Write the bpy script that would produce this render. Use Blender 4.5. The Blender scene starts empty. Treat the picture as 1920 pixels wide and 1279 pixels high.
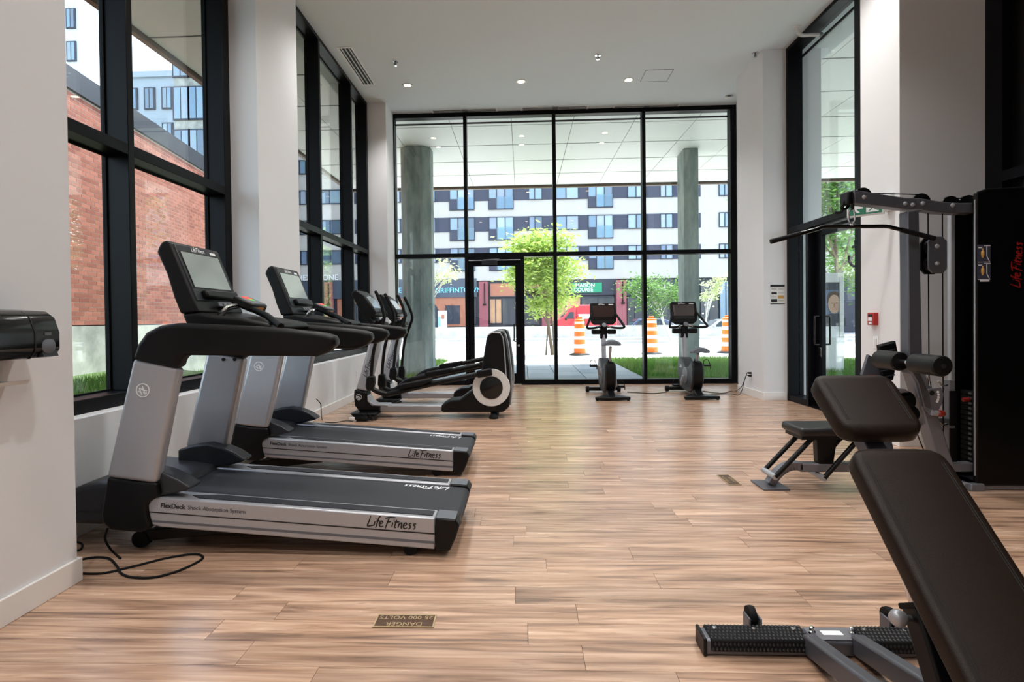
import bpy, bmesh, math, random
from mathutils import Vector, Matrix
random.seed(7)
SC = bpy.context.scene
COL = SC.collection
PI = math.pi

# ------------------------------------------------------------------ camera
F_PX, CXP, CYP = 1050.0, 934.19, 611.71
YAW, PIT, ROL, EYE = 0.0432633, -0.0137429, -0.0116736, 1.2
_cy, _sy, _cp, _sp = math.cos(YAW), math.sin(YAW), math.cos(PIT), math.sin(PIT)
FW = Vector((-_sy*_cp, _cy*_cp, _sp)); RT = Vector((_cy, _sy, 0)); UP = RT.cross(FW)
R2 = math.cos(ROL)*RT + math.sin(ROL)*UP
U2 = -math.sin(ROL)*RT + math.cos(ROL)*UP
cam_d = bpy.data.cameras.new('camera'); cam = bpy.data.objects.new('camera', cam_d); COL.objects.link(cam)
cam.matrix_world = Matrix(((R2.x, U2.x, -FW.x, 0), (R2.y, U2.y, -FW.y, 0), (R2.z, U2.z, -FW.z, EYE), (0, 0, 0, 1)))
cam_d.sensor_width = 36; cam_d.lens = 36*F_PX/1920
cam_d.shift_x = (960-CXP)/1920; cam_d.shift_y = (CYP-639.5)/1920
cam_d.clip_start = 0.05; cam_d.clip_end = 500
SC.camera = cam

# ------------------------------------------------------------------ sky, sun, exposure
SUN_EL, SUN_AZ = 66.0, 43.0      # degrees; azimuth measured from +y towards +x
w = bpy.data.worlds.new('sky'); SC.world = w; w.use_nodes = True
nt = w.node_tree; bg = nt.nodes['Background']
sky = nt.nodes.new('ShaderNodeTexSky'); sky.sky_type = 'NISHITA'; sky.sun_disc = False
sky.sun_elevation = math.radians(SUN_EL); sky.sun_rotation = math.radians(SUN_AZ)
sky.air_density = 1.0; sky.dust_density = 2.5; sky.ozone_density = 1.0
hz = nt.nodes.new('ShaderNodeHueSaturation'); hz.inputs['Saturation'].default_value = 0.55     # hazy summer sky
nt.links.new(sky.outputs[0], hz.inputs['Color']); nt.links.new(hz.outputs[0], bg.inputs['Color']); bg.inputs['Strength'].default_value = 1.05
sd = bpy.data.lights.new('sun', 'SUN'); sun = bpy.data.objects.new('sun', sd); COL.objects.link(sun)
sd.energy = 9.0; sd.angle = math.radians(0.6); sd.color = (1, 0.95, 0.88)
_el, _az = math.radians(SUN_EL), math.radians(SUN_AZ)
SDIR = Vector((math.sin(_az)*math.cos(_el), math.cos(_az)*math.cos(_el), math.sin(_el)))
sun.rotation_euler = SDIR.to_track_quat('Z', 'Y').to_euler()
sun.location = (0, 0, 30)
SC.view_settings.view_transform = 'Standard'; SC.view_settings.look = 'None'
SC.view_settings.exposure = 0.14; SC.view_settings.gamma = 1.0; SC.view_settings.use_curve_mapping = False
SC.cycles.max_bounces = 10; SC.cycles.diffuse_bounces = 5; SC.cycles.glossy_bounces = 4
SC.cycles.transparent_max_bounces = 16; SC.cycles.sample_clamp_indirect = 6.0
SC.cycles.caustics_reflective = False; SC.cycles.caustics_refractive = False
DOWNLIGHT_W = 148.0

# ------------------------------------------------------------------ pixel helpers (direction only; the plane gives the depth)
def ray(px, py):
    return R2*((px-CXP)/F_PX) - U2*((py-CYP)/F_PX) + FW
EYEV = Vector((0, 0, EYE))
def PG(px, py, z=0.0):
    d = ray(px, py); return EYEV + d*((z-EYE)/d.z)
def PY(px, py, Y):
    d = ray(px, py); return EYEV + d*(Y/d.y)
def PX(px, py, X):
    d = ray(px, py); return EYEV + d*(X/d.x)

# ------------------------------------------------------------------ mesh builder
class MB:
    def __init__(s): s.v = []; s.f = []
    def add(s, vs, fs):
        o = len(s.v); s.v += [Vector(p) for p in vs]; s.f += [tuple(o+i for i in f) for f in fs]; return s
    def box(s, x0, x1, y0, y1, z0, z1):
        if x0 > x1: x0, x1 = x1, x0
        if y0 > y1: y0, y1 = y1, y0
        if z0 > z1: z0, z1 = z1, z0
        return s.add([(x0,y0,z0),(x1,y0,z0),(x1,y1,z0),(x0,y1,z0),(x0,y0,z1),(x1,y0,z1),(x1,y1,z1),(x0,y1,z1)],
                     [(0,3,2,1),(4,5,6,7),(0,1,5,4),(1,2,6,5),(2,3,7,6),(3,0,4,7)])
    def obox(s, c, size, m=None):
        b = MB().box(-size[0]/2, size[0]/2, -size[1]/2, size[1]/2, -size[2]/2, size[2]/2)
        m = m or Matrix.Identity(3)
        return s.add([m @ p + Vector(c) for p in b.v], b.f)
    def beam(s, p0, p1, w, h, up=(0,0,1)):
        p0, p1 = Vector(p0), Vector(p1); d = (p1-p0).normalized(); up = Vector(up)
        sd_ = d.cross(up).normalized(); u = sd_.cross(d)
        vs = [p + sd_*(a*w/2) + u*(b*h/2) for p in (p0, p1) for a, b in ((-1,-1),(1,-1),(1,1),(-1,1))]
        return s.add(vs, [(0,1,2,3),(7,6,5,4),(0,4,5,1),(1,5,6,2),(2,6,7,3),(3,7,4,0)])
    def cyl(s, p0, p1, r, r1=None, n=16):
        return s.tube([p0, p1], [r, r if r1 is None else r1], n)
    def tube(s, pts, r, n=10, closed=False, flat=1.0, up=None):
        pts = [Vector(p) for p in pts]; k = len(pts)
        rs = r if isinstance(r, (list, tuple)) else [r]*k
        tang = []
        for i in range(k):
            a = pts[(i-1) % k] if (closed or i > 0) else pts[i]; b = pts[(i+1) % k] if (closed or i < k-1) else pts[i]
            tang.append((b-a).normalized())
        nrm = Vector(up) if up else (Vector((0,0,1)) if abs(tang[0].z) < 0.9 else Vector((1,0,0)))
        base = len(s.v)
        for i in range(k):
            t = tang[i]; nrm = (nrm - t*nrm.dot(t)).normalized(); b = t.cross(nrm)
            for j in range(n):
                a = 2*PI*j/n
                s.v.append(pts[i] + (nrm*math.cos(a)*flat + b*math.sin(a))*rs[i])
        for i in range(k if closed else k-1):
            for j in range(n):
                i2 = (i+1) % k
                s.f.append((base+i*n+j, base+i*n+(j+1) % n, base+i2*n+(j+1) % n, base+i2*n+j))
        if not closed:
            s.f.append(tuple(base+j for j in reversed(range(n)))); s.f.append(tuple(base+(k-1)*n+j for j in range(n)))
        return s
    def prism(s, pts, y0, y1):             # outline in (x, z), extruded along y
        n = len(pts)
        vs = [(x, y0, z) for x, z in pts] + [(x, y1, z) for x, z in pts]
        return s.add(vs, [tuple(range(n)), tuple(range(2*n-1, n-1, -1))] + [(i, n+i, n+(i+1) % n, (i+1) % n) for i in range(n)])
    def prismx(s, pts, x0, x1):            # outline in (y, z), extruded along x
        n = len(pts)
        vs = [(x0, y, z) for y, z in pts] + [(x1, y, z) for y, z in pts]
        return s.add(vs, [tuple(range(n)), tuple(range(2*n-1, n-1, -1))] + [(i, n+i, n+(i+1) % n, (i+1) % n) for i in range(n)])
    def prismz(s, pts, z0, z1):
        n = len(pts)
        vs = [(x, y, z0) for x, y in pts] + [(x, y, z1) for x, y in pts]
        return s.add(vs, [tuple(range(n)), tuple(range(2*n-1, n-1, -1))] + [(i, n+i, n+(i+1) % n, (i+1) % n) for i in range(n)])
    def lathe(s, prof, o=(0,0,0), axis=(0,0,1), n=24):
        ax = Vector(axis).normalized(); q = ax.to_track_quat('Z', 'Y'); b = len(s.v); k = len(prof); o = Vector(o)
        for r, z in prof:
            for j in range(n):
                a = 2*PI*j/n; s.v.append(o + q @ Vector((r*math.cos(a), r*math.sin(a), z)))
        for i in range(k-1):
            for j in range(n):
                s.f.append((b+i*n+j, b+i*n+(j+1) % n, b+(i+1)*n+(j+1) % n, b+(i+1)*n+j))
        s.f.append(tuple(b+j for j in reversed(range(n)))); s.f.append(tuple(b+(k-1)*n+j for j in range(n)))
        return s
    def ring(s, o, axis, r0, r1, t, n=40):  # flat annulus with thickness
        return s.lathe_closed([(r0, -t/2), (r1, -t/2), (r1, t/2), (r0, t/2)], o, axis, n)
    def lathe_closed(s, prof, o, axis, n=32):
        ax = Vector(axis).normalized(); q = ax.to_track_quat('Z', 'Y'); b = len(s.v); k = len(prof); o = Vector(o)
        for r, z in prof:
            for j in range(n):
                a = 2*PI*j/n; s.v.append(o + q @ Vector((r*math.cos(a), r*math.sin(a), z)))
        for i in range(k):
            for j in range(n):
                i2 = (i+1) % k
                s.f.append((b+i*n+j, b+i*n+(j+1) % n, b+i2*n+(j+1) % n, b+i2*n+j))
        return s
    def loft(s, rings):
        n = len(rings[0]); b = len(s.v)
        for r in rings: s.v += [Vector(p) for p in r]
        for i in range(len(rings)-1):
            for j in range(n):
                s.f.append((b+i*n+j, b+i*n+(j+1) % n, b+(i+1)*n+(j+1) % n, b+(i+1)*n+j))
        s.f.append(tuple(b+j for j in reversed(range(n)))); s.f.append(tuple(b+(len(rings)-1)*n+j for j in range(n)))
        return s
    def quad(s, a, b, c, d): return s.add([a, b, c, d], [(0,1,2,3)])
    def mesh(s, name, smooth=True, fix=True):
        me = bpy.data.meshes.new(name); me.from_pydata([tuple(p) for p in s.v], [], s.f)
        if fix:
            bm = bmesh.new(); bm.from_mesh(me); bmesh.ops.recalc_face_normals(bm, faces=bm.faces); bm.to_mesh(me); bm.free()
        if smooth:
            me.polygons.foreach_set('use_smooth', [True]*len(me.polygons)); me.set_sharp_from_angle(angle=math.radians(38))
        me.update(); return me
    def build(s, name, mat, parent=None, bevel=0, seg=2, smooth=True, loc=None, fix=True):
        if parent is not None:             # geometry is written in world space; store it relative to the thing
            inv = world_of(parent).inverted(); s.v = [inv @ p for p in s.v]
        elif loc is not None:
            l = Vector(loc); s.v = [p - l for p in s.v]
        o = bpy.data.objects.new(name, s.mesh(name, smooth, fix)); COL.objects.link(o)
        if mat: o.data.materials.append(M(mat))
        if parent is not None: o.parent = parent
        elif loc is not None: o.location = loc
        if bevel:
            b = o.modifiers.new('soft_edges', 'BEVEL'); b.width = bevel; b.segments = seg; b.limit_method = 'ANGLE'; b.angle_limit = math.radians(35)
        return o

def world_of(o):
    m = o.matrix_basis.copy()
    while o.parent: o = o.parent; m = o.matrix_basis @ m
    return m
def tag(o, label=None, cat=None, group=None, kind=None):
    if label: o['label'] = label
    if cat: o['category'] = cat
    if group: o['group'] = group
    if kind: o['kind'] = kind
    return o
def thing(name, label, cat, loc=(0,0,0), group=None, rz=0):
    o = bpy.data.objects.new(name, None); COL.objects.link(o); o.location = loc; o.rotation_euler = (0,0,rz)
    o.empty_display_size = 0.1
    return tag(o, label, cat, group)
def struct(o, label, cat=None): return tag(o, label, cat, None, 'structure')
def dup(o, parent=None):
    c = o.copy(); COL.objects.link(c); c.parent = parent
    for ch in [x for x in ALLCH.get(o.name, o.children)]: dup(ch, c)
    return c
ALLCH = {}
def inst(name, data, parent, loc, rot=(0,0,0), scl=(1,1,1)):
    o = bpy.data.objects.new(name, data); COL.objects.link(o); o.parent = parent
    o.location = loc; o.rotation_euler = rot; o.scale = scl; return o
def smooth_path(pts, k=6):
    pts = [Vector(p) for p in pts]; out = []
    for i in range(len(pts)-1):
        p0 = pts[max(i-1, 0)]; p1 = pts[i]; p2 = pts[i+1]; p3 = pts[min(i+2, len(pts)-1)]
        for j in range(k):
            t = j/k
            out.append(0.5*((2*p1) + (p2-p0)*t + (2*p0-5*p1+4*p2-p3)*t*t + (3*p1-p0-3*p2+p3)*t**3))
    return out + [pts[-1]]
_E = [(0, .26), (.28, .36), (.30, .5), (.18, .54), (.04, .34), (.06, .1), (.2, .02), (.38, .12)]
_S = [(.30, .5), (.18, .54), (.08, .42), (.2, .28), (.16, .06), (0, .02)]
BRUSH = [[(.25, 1), (.12, .45), (0, 0), (.35, .06), (.62, .16)], [(.64, .5), (.56, .05)], [(.70, .70), (.73, .76)], [(1.14, .98), (.98, .9), (.86, .45), (.72, -.15)], [(.72, .5), (1.08, .56)],
    [(x+1.0, y) for x, y in _E], [(1.87, .95), (1.72, .45), (1.55, -.15)], [(1.5, .84), (1.9, .96), (2.4, .99)], [(1.66, .5), (2.05, .56)], [(2.2, .52), (2.12, .05)], [(2.28, .70), (2.31, .76)],
    [(2.53, .8), (2.42, .4), (2.36, .06), (2.5, .04)], [(2.3, .55), (2.78, .6)], [(2.76, .5), (2.66, .02)], [(2.68, .2), (2.88, .5), (2.97, .46), (2.92, .04), (3.04, .06)],
    [(x+3.08, y) for x, y in _E], [(x+3.52, y) for x, y in _S], [(x+3.92, y) for x, y in _S]]
def wordmark(name, mat, parent, h, origin, xdir, ydir):      # brush-script wordmark drawn stroke by stroke
    x = Vector(xdir).normalized(); n_ = x.cross(Vector(ydir)).normalized(); y = n_.cross(x); o = Vector(origin); m = MB()
    for st in BRUSH:
        pts = smooth_path([o + x*(a*h*1.1) + y*(b*h) for a, b in st], 3); k = len(pts)
        m.tube(pts, [h*(.078 - .034*abs(2*i/(k-1)-1)**2) for i in range(k)], 6, flat=.12, up=n_)
    return m.build(name, mat, parent)
def lettering(name, s, mat, parent, size, origin, xdir, ydir, extr=0.001, align='LEFT', shear=0.0, space=1.0, bold=0.0):
    if s == 'Life Fitness': return wordmark(name, mat, parent, size*0.76, origin, xdir, ydir)
    cu = bpy.data.curves.new(name, 'FONT'); cu.body = s; cu.size = size; cu.extrude = extr; cu.align_x = align
    cu.shear = shear; cu.space_character = space; cu.offset = bold; cu.resolution_u = 3
    t = bpy.data.objects.new(name, cu); COL.objects.link(t)
    bpy.context.view_layer.update()
    me = bpy.data.meshes.new_from_object(t.evaluated_get(bpy.context.evaluated_depsgraph_get()))
    bpy.data.objects.remove(t); bpy.data.curves.remove(cu)
    x = Vector(xdir).normalized(); y = Vector(ydir).normalized(); z = x.cross(y).normalized(); y = z.cross(x)
    m = Matrix(((x.x,y.x,z.x,origin[0]),(x.y,y.y,z.y,origin[1]),(x.z,y.z,z.z,origin[2]),(0,0,0,1)))
    if parent is not None: m = world_of(parent).inverted() @ m
    me.transform(m); me.name = name
    o = bpy.data.objects.new(name, me); COL.objects.link(o)
    if parent is not None: o.parent = parent
    me.materials.clear(); me.materials.append(M(mat)); return o

# ------------------------------------------------------------------ procedural materials
MATS = {}
def lin(c):
    return tuple(((v/255)/12.92 if v/255 <= 0.04045 else ((v/255+0.055)/1.055)**2.4) for v in c) + (1,)
def M(n): return MATS[n]
def mat(name, rgb, rough=0.5, metal=0.0, var=0.06, scale=8.0, spec=0.5, bump=0.0, bscale=60, coat=0.0, emit=None, estr=0.0, stretch=(1,1,1), trans=0.0):
    m = bpy.data.materials.new(name); m.use_nodes = True; MATS[name] = m
    nt = m.node_tree; N = nt.nodes; L = nt.links; p = N['Principled BSDF']
    tc = N.new('ShaderNodeTexCoord'); mp = N.new('ShaderNodeMapping'); mp.inputs['Scale'].default_value = stretch
    L.new(tc.outputs['Object'], mp.inputs[0])
    nz = N.new('ShaderNodeTexNoise'); nz.inputs['Scale'].default_value = scale; nz.inputs['Detail'].default_value = 4
    L.new(mp.outputs[0], nz.inputs[0])
    mx = N.new('ShaderNodeMix'); mx.data_type = 'RGBA'
    c = lin(rgb); mx.inputs['A'].default_value = tuple(v*(1-var) for v in c[:3])+(1,); mx.inputs['B'].default_value = tuple(min(1, v*(1+var)) for v in c[:3])+(1,)
    L.new(nz.outputs['Fac'], mx.inputs['Factor']); L.new(mx.outputs['Result'], p.inputs['Base Color'])
    p.inputs['Roughness'].default_value = rough; p.inputs['Metallic'].default_value = metal
    p.inputs['Specular IOR Level'].default_value = spec; p.inputs['Coat Weight'].default_value = coat
    if bump:
        n2 = N.new('ShaderNodeTexNoise'); n2.inputs['Scale'].default_value = bscale; n2.inputs['Detail'].default_value = 3
        L.new(mp.outputs[0], n2.inputs[0]); bp = N.new('ShaderNodeBump'); bp.inputs['Strength'].default_value = bump; bp.inputs['Distance'].default_value = 0.004
        L.new(n2.outputs['Fac'], bp.inputs['Height']); L.new(bp.outputs[0], p.inputs['Normal'])
    if emit: p.inputs['Emission Color'].default_value = lin(emit); p.inputs['Emission Strength'].default_value = estr
    return m
def glass(name, tint=(1,1,1), boost=1.0, ior=1.5):
    m = bpy.data.materials.new(name); m.use_nodes = True; MATS[name] = m; nt = m.node_tree; N = nt.nodes; L = nt.links
    for n in list(N): N.remove(n)
    out = N.new('ShaderNodeOutputMaterial'); mix = N.new('ShaderNodeMixShader'); tr = N.new('ShaderNodeBsdfTransparent'); gl = N.new('ShaderNodeBsdfGlossy')
    tr.inputs[0].default_value = tuple(tint)+(1,); gl.inputs['Roughness'].default_value = 0.0
    nz = N.new('ShaderNodeTexNoise'); nz.inputs['Scale'].default_value = 0.8
    fr = N.new('ShaderNodeFresnel'); ge = N.new('ShaderNodeNewGeometry'); mi = N.new('ShaderNodeMapRange')
    mi.inputs['To Min'].default_value = ior; mi.inputs['To Max'].default_value = 1/ior; L.new(ge.outputs['Backfacing'], mi.inputs['Value']); L.new(mi.outputs[0], fr.inputs[0])
    mu = N.new('ShaderNodeMath'); mu.operation = 'MULTIPLY'; mu.inputs[1].default_value = boost; mu.use_clamp = True
    mv = N.new('ShaderNodeMath'); mv.operation = 'MULTIPLY_ADD'; mv.inputs[1].default_value = 0.1; mv.inputs[2].default_value = 0.95
    mw = N.new('ShaderNodeMath'); mw.operation = 'MULTIPLY'; mw.use_clamp = True
    L.new(fr.outputs[0], mu.inputs[0]); L.new(nz.outputs['Fac'], mv.inputs[0]); L.new(mu.outputs[0], mw.inputs[0]); L.new(mv.outputs[0], mw.inputs[1])
    L.new(mw.outputs[0], mix.inputs[0]); L.new(tr.outputs[0], mix.inputs[1]); L.new(gl.outputs[0], mix.inputs[2]); L.new(mix.outputs[0], out.inputs[0])
    return m
def wood(name):
    m = bpy.data.materials.new(name); m.use_nodes = True; MATS[name] = m; nt = m.node_tree; N = nt.nodes; L = nt.links; p = N['Principled BSDF']
    ge = N.new('ShaderNodeNewGeometry'); oi = N.new('ShaderNodeObjectInfo')
    ad = N.new('ShaderNodeMath'); ad.operation = 'ADD'; L.new(oi.outputs['Random'], ad.inputs[0]); L.new(ge.outputs['Random Per Island'], ad.inputs[1])
    fr = N.new('ShaderNodeMath'); fr.operation = 'FRACT'; L.new(ad.outputs[0], fr.inputs[0])
    off = N.new('ShaderNodeVectorMath'); off.operation = 'SCALE'; off.inputs[0].default_value = (37, 91, 53); L.new(fr.outputs[0], off.inputs['Scale'])
    va = N.new('ShaderNodeVectorMath'); va.operation = 'ADD'; L.new(ge.outputs['Position'], va.inputs[0]); L.new(off.outputs[0], va.inputs[1])
    def nz(sx, sy, sc, det, dist=0.0):
        mp = N.new('ShaderNodeMapping'); mp.inputs['Scale'].default_value = (sx, sy, 1); L.new(va.outputs[0], mp.inputs[0])
        t = N.new('ShaderNodeTexNoise'); t.inputs['Scale'].default_value = sc; t.inputs['Detail'].default_value = det; t.inputs['Distortion'].default_value = dist
        L.new(mp.outputs[0], t.inputs[0]); return t
    g1 = nz(0.75, 14, 1.5, 8, 1.5); g2 = nz(0.7, 7, 1.3, 6, 2.2); g4 = nz(1.6, 9, 1.6, 5, 1.5); g3 = nz(6, 120, 1.5, 2)
    r1 = N.new('ShaderNodeValToRGB'); e = r1.color_ramp.elements
    e[0].position = 0.24; e[0].color = lin((112, 90, 78)); e[1].position = 0.64; e[1].color = lin((216, 182, 156))
    x = r1.color_ramp.elements.new(0.46); x.color = lin((188, 151, 125))
    L.new(g1.outputs['Fac'], r1.inputs[0])
    r2 = N.new('ShaderNodeValToRGB'); e = r2.color_ramp.elements
    e[0].position = 0.33; e[0].color = (0.62, 0.60, 0.60, 1); e[1].position = 0.6; e[1].color = (1.0, 1.0, 1.0, 1)
    L.new(g2.outputs['Fac'], r2.inputs[0])
    m1 = N.new('ShaderNodeMix'); m1.data_type = 'RGBA'; m1.blend_type = 'MULTIPLY'; m1.inputs['Factor'].default_value = 0.75
    L.new(r1.outputs[0], m1.inputs['A']); L.new(r2.outputs[0], m1.inputs['B'])
    r4 = N.new('ShaderNodeValToRGB'); e = r4.color_ramp.elements; e[0].position = 0.62; e[0].color = (1, 1, 1, 1); e[1].position = 0.74; e[1].color = (0.42, 0.38, 0.37, 1)
    L.new(g4.outputs['Fac'], r4.inputs[0]); m4 = N.new('ShaderNodeMix'); m4.data_type = 'RGBA'; m4.blend_type = 'MULTIPLY'; m4.inputs['Factor'].default_value = 0.6
    L.new(m1.outputs['Result'], m4.inputs['A']); L.new(r4.outputs[0], m4.inputs['B']); m1 = m4
    hv = N.new('ShaderNodeHueSaturation'); mr = N.new('ShaderNodeMapRange'); mr.inputs['To Min'].default_value = 0.84; mr.inputs['To Max'].default_value = 1.12
    L.new(fr.outputs[0], mr.inputs['Value']); L.new(mr.outputs[0], hv.inputs['Value']); L.new(m1.outputs['Result'], hv.inputs['Color'])
    m3 = N.new('ShaderNodeMix'); m3.data_type = 'RGBA'; m3.blend_type = 'MULTIPLY'; m3.inputs['Factor'].default_value = 0.25
    L.new(hv.outputs[0], m3.inputs['A']); L.new(g3.outputs['Fac'], m3.inputs['B']); L.new(m3.outputs['Result'], p.inputs['Base Color'])
    rr = N.new('ShaderNodeMapRange'); rr.inputs['To Min'].default_value = 0.20; rr.inputs['To Max'].default_value = 0.31; p.inputs['Specular IOR Level'].default_value = 0.95
    L.new(g1.outputs['Fac'], rr.inputs['Value']); L.new(rr.outputs[0], p.inputs['Roughness'])
    bp = N.new('ShaderNodeBump'); bp.inputs['Strength'].default_value = 0.12; bp.inputs['Distance'].default_value = 0.002
    L.new(g3.outputs['Fac'], bp.inputs['Height']); L.new(bp.outputs[0], p.inputs['Normal'])
    return m
def varied(name, cols, rough=0.8, bump=0.3, bscale=40, spec=0.3):     # colour picked per piece
    m = bpy.data.materials.new(name); m.use_nodes = True; MATS[name] = m; nt = m.node_tree; N = nt.nodes; L = nt.links; p = N['Principled BSDF']
    ge = N.new('ShaderNodeNewGeometry'); oi = N.new('ShaderNodeObjectInfo')
    ad = N.new('ShaderNodeMath'); ad.operation = 'ADD'; L.new(oi.outputs['Random'], ad.inputs[0]); L.new(ge.outputs['Random Per Island'], ad.inputs[1])
    fr = N.new('ShaderNodeMath'); fr.operation = 'FRACT'; L.new(ad.outputs[0], fr.inputs[0])
    rp = N.new('ShaderNodeValToRGB'); rp.color_ramp.elements[0].color = lin(cols[0]); rp.color_ramp.elements[1].color = lin(cols[-1])
    for i, c in enumerate(cols[1:-1]): rp.color_ramp.elements.new((i+1)/(len(cols)-1)).color = lin(c)
    L.new(fr.outputs[0], rp.inputs[0])
    nz = N.new('ShaderNodeTexNoise'); nz.inputs['Scale'].default_value = bscale; nz.inputs['Detail'].default_value = 4; L.new(ge.outputs['Position'], nz.inputs[0])
    mx = N.new('ShaderNodeMix'); mx.data_type = 'RGBA'; mx.blend_type = 'MULTIPLY'; mx.inputs['Factor'].default_value = 0.35
    L.new(rp.outputs[0], mx.inputs['A']); L.new(nz.outputs['Color'], mx.inputs['B']); L.new(mx.outputs['Result'], p.inputs['Base Color'])
    p.inputs['Roughness'].default_value = rough; p.inputs['Specular IOR Level'].default_value = spec
    if bump:
        bp = N.new('ShaderNodeBump'); bp.inputs['Strength'].default_value = bump; bp.inputs['Distance'].default_value = 0.004
        L.new(nz.outputs['Fac'], bp.inputs['Height']); L.new(bp.outputs[0], p.inputs['Normal'])
    return m
def leafmat(name, a, b):
    m = varied(name, [a, b], 0.6, 0, 5); p = m.node_tree.nodes['Principled BSDF']
    N = m.node_tree.nodes; L = m.node_tree.links
    tl = N.new('ShaderNodeBsdfTranslucent'); mx = N.new('ShaderNodeMixShader'); mx.inputs[0].default_value = 0.45
    src = p.inputs['Base Color'].links[0].from_socket
    L.new(src, tl.inputs[0]); out = [n for n in N if n.type == 'OUTPUT_MATERIAL'][0]
    L.new(p.outputs[0], mx.inputs[1]); L.new(tl.outputs[0], mx.inputs[2]); L.new(mx.outputs[0], out.inputs[0]); return m
def concrete(name, a, b, rough=0.85, scale=1.2):
    m = mat(name, a, rough, 0, 0.05, scale, 0.3, 0.25, 90); N = m.node_tree.nodes; L = m.node_tree.links
    mx = [n for n in N if n.type == 'MIX'][0]; mx.inputs['A'].default_value = lin(a); mx.inputs['B'].default_value = lin(b)
    nz = [n for n in N if n.type == 'TEX_NOISE'][0]; nz.inputs['Detail'].default_value = 9; nz.inputs['Roughness'].default_value = 0.65
    rp = N.new('ShaderNodeMapRange'); rp.inputs['From Min'].default_value = 0.35; rp.inputs['From Max'].default_value = 0.65
    L.new(nz.outputs['Fac'], rp.inputs['Value']); L.new(rp.outputs[0], mx.inputs['Factor']); return m

wood('oak_plank')
mat('plaster_white', (222, 223, 226), 0.7, var=0.015, scale=3, spec=0.3, bump=0.05, bscale=150)
mat('plaster_taupe', (150, 140, 133), 0.7, var=0.02, scale=3, spec=0.3, bump=0.05, bscale=150)
mat('ceiling_paint', (216, 223, 227), 0.8, var=0.01, scale=2, spec=0.2)
mat('trim_white', (228, 226, 224), 0.45, var=0.02, spec=0.4)
mat('black_aluminium', (7, 8, 13), 0.42, 0.0, 0.1, 3, 0.14)
mat('black_panel', (5, 5, 6), 0.35, 0.0, 0.1, 2, 0.25)
mat('black_plastic', (8, 8, 10), 0.4, 0, 0.15, 30, 0.26, 0.05, 300)
mat('black_gloss', (8, 8, 9), 0.15, 0, 0.1, 10, 0.5)
mat('black_rubber', (14, 14, 16), 0.7, 0, 0.2, 40, 0.2, 0.2, 200)
mat('dark_grey_plastic', (34, 36, 42), 0.42, 0, 0.08, 20, 0.45, 0.05, 300)
mat('grey_plastic', (92, 96, 104), 0.42, 0, 0.06, 20)
mat('silver_paint', (172, 174, 180), 0.36, 0.45, 0.04, 40)
mat('grey_frame', (120, 121, 128), 0.4, 0.35, 0.05, 30)
mat('steel_frame', (96, 98, 106), 0.38, 0.5, 0.06, 30)
mat('chrome', (215, 216, 220), 0.12, 1.0, 0.03, 10)
mat('belt', (34, 36, 43), 0.6, 0, 0.12, 200, 0.4, 0.2, 500)
mat('brown_leather', (26, 16, 10), 0.46, 0, 0.2, 25, 0.2, 0.25, 350)
mat('black_leather', (14, 14, 18), 0.4, 0, 0.15, 30, 0.5, 0.2, 350)
mat('stitch', (6, 5, 5), 0.8)
mat('white_print', (235, 236, 240), 0.5, var=0.02)
mat('grey_print', (70, 72, 78), 0.5, var=0.02)
mat('black_print', (14, 14, 16), 0.5, var=0.02)
mat('red_print', (150, 24, 20), 0.5, var=0.05)
mat('screen_grey', (150, 160, 158), 0.12, 0, 0.08, 3, 0.5, coat=0.5)
mat('screen_warm_reflection', (46, 30, 28), 0.06, 0, 0.1, 3, 0.6, coat=1.0)  # brown tint paints a warm lamp reflection into the screen colour
mat('led_red', (200, 40, 30), 0.4, emit=(230, 50, 40), estr=1.2)
mat('led_green', (70, 170, 60), 0.4, emit=(80, 190, 60), estr=0.8)
mat('amber', (216, 140, 40), 0.4)
mat('brass', (84, 62, 46), 0.5, 0.4, 0.25, 40, 0.5, 0.3, 200)
mat('brass_edge', (186, 164, 128), 0.4, 0.4, 0.15, 40)
mat('white_metal', (214, 215, 214), 0.45, 0, 0.03, 20)
mat('diffuser_white', (205, 208, 210), 0.5, 0, 0.03, 10)
mat('slot_black', (14, 15, 17), 0.7)
mat('red_enamel', (176, 30, 26), 0.35, 0, 0.08, 20)
mat('exit_green', (28, 92, 66), 0.4, 0, 0.05, 10, emit=(30, 110, 80), estr=0.25)
mat('notice_paper', (222, 220, 216), 0.6, 0, 0.04, 20)
mat('notice_tan', (186, 140, 70), 0.6, 0, 0.3, 90)
mat('foam_black', (12, 12, 14), 0.45, 0, 0.2, 30, 0.3, 0.3, 120)
mat('red_knob', (140, 34, 24), 0.35, 0, 0.1, 20)
mat('lens_glow', (255, 230, 200), 0.4, emit=(255, 226, 190), estr=14.0)
mat('lens_far', (255, 240, 220), 0.4, emit=(255, 236, 215), estr=5.0)
mat('dust_grey', (64, 60, 58), 0.8, 0, 0.2, 30)
glass('pane', (0.93, 0.975, 0.97), 1.5)
glass('clear_rail', (0.72, 0.84, 0.9), 1.6)
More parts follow.
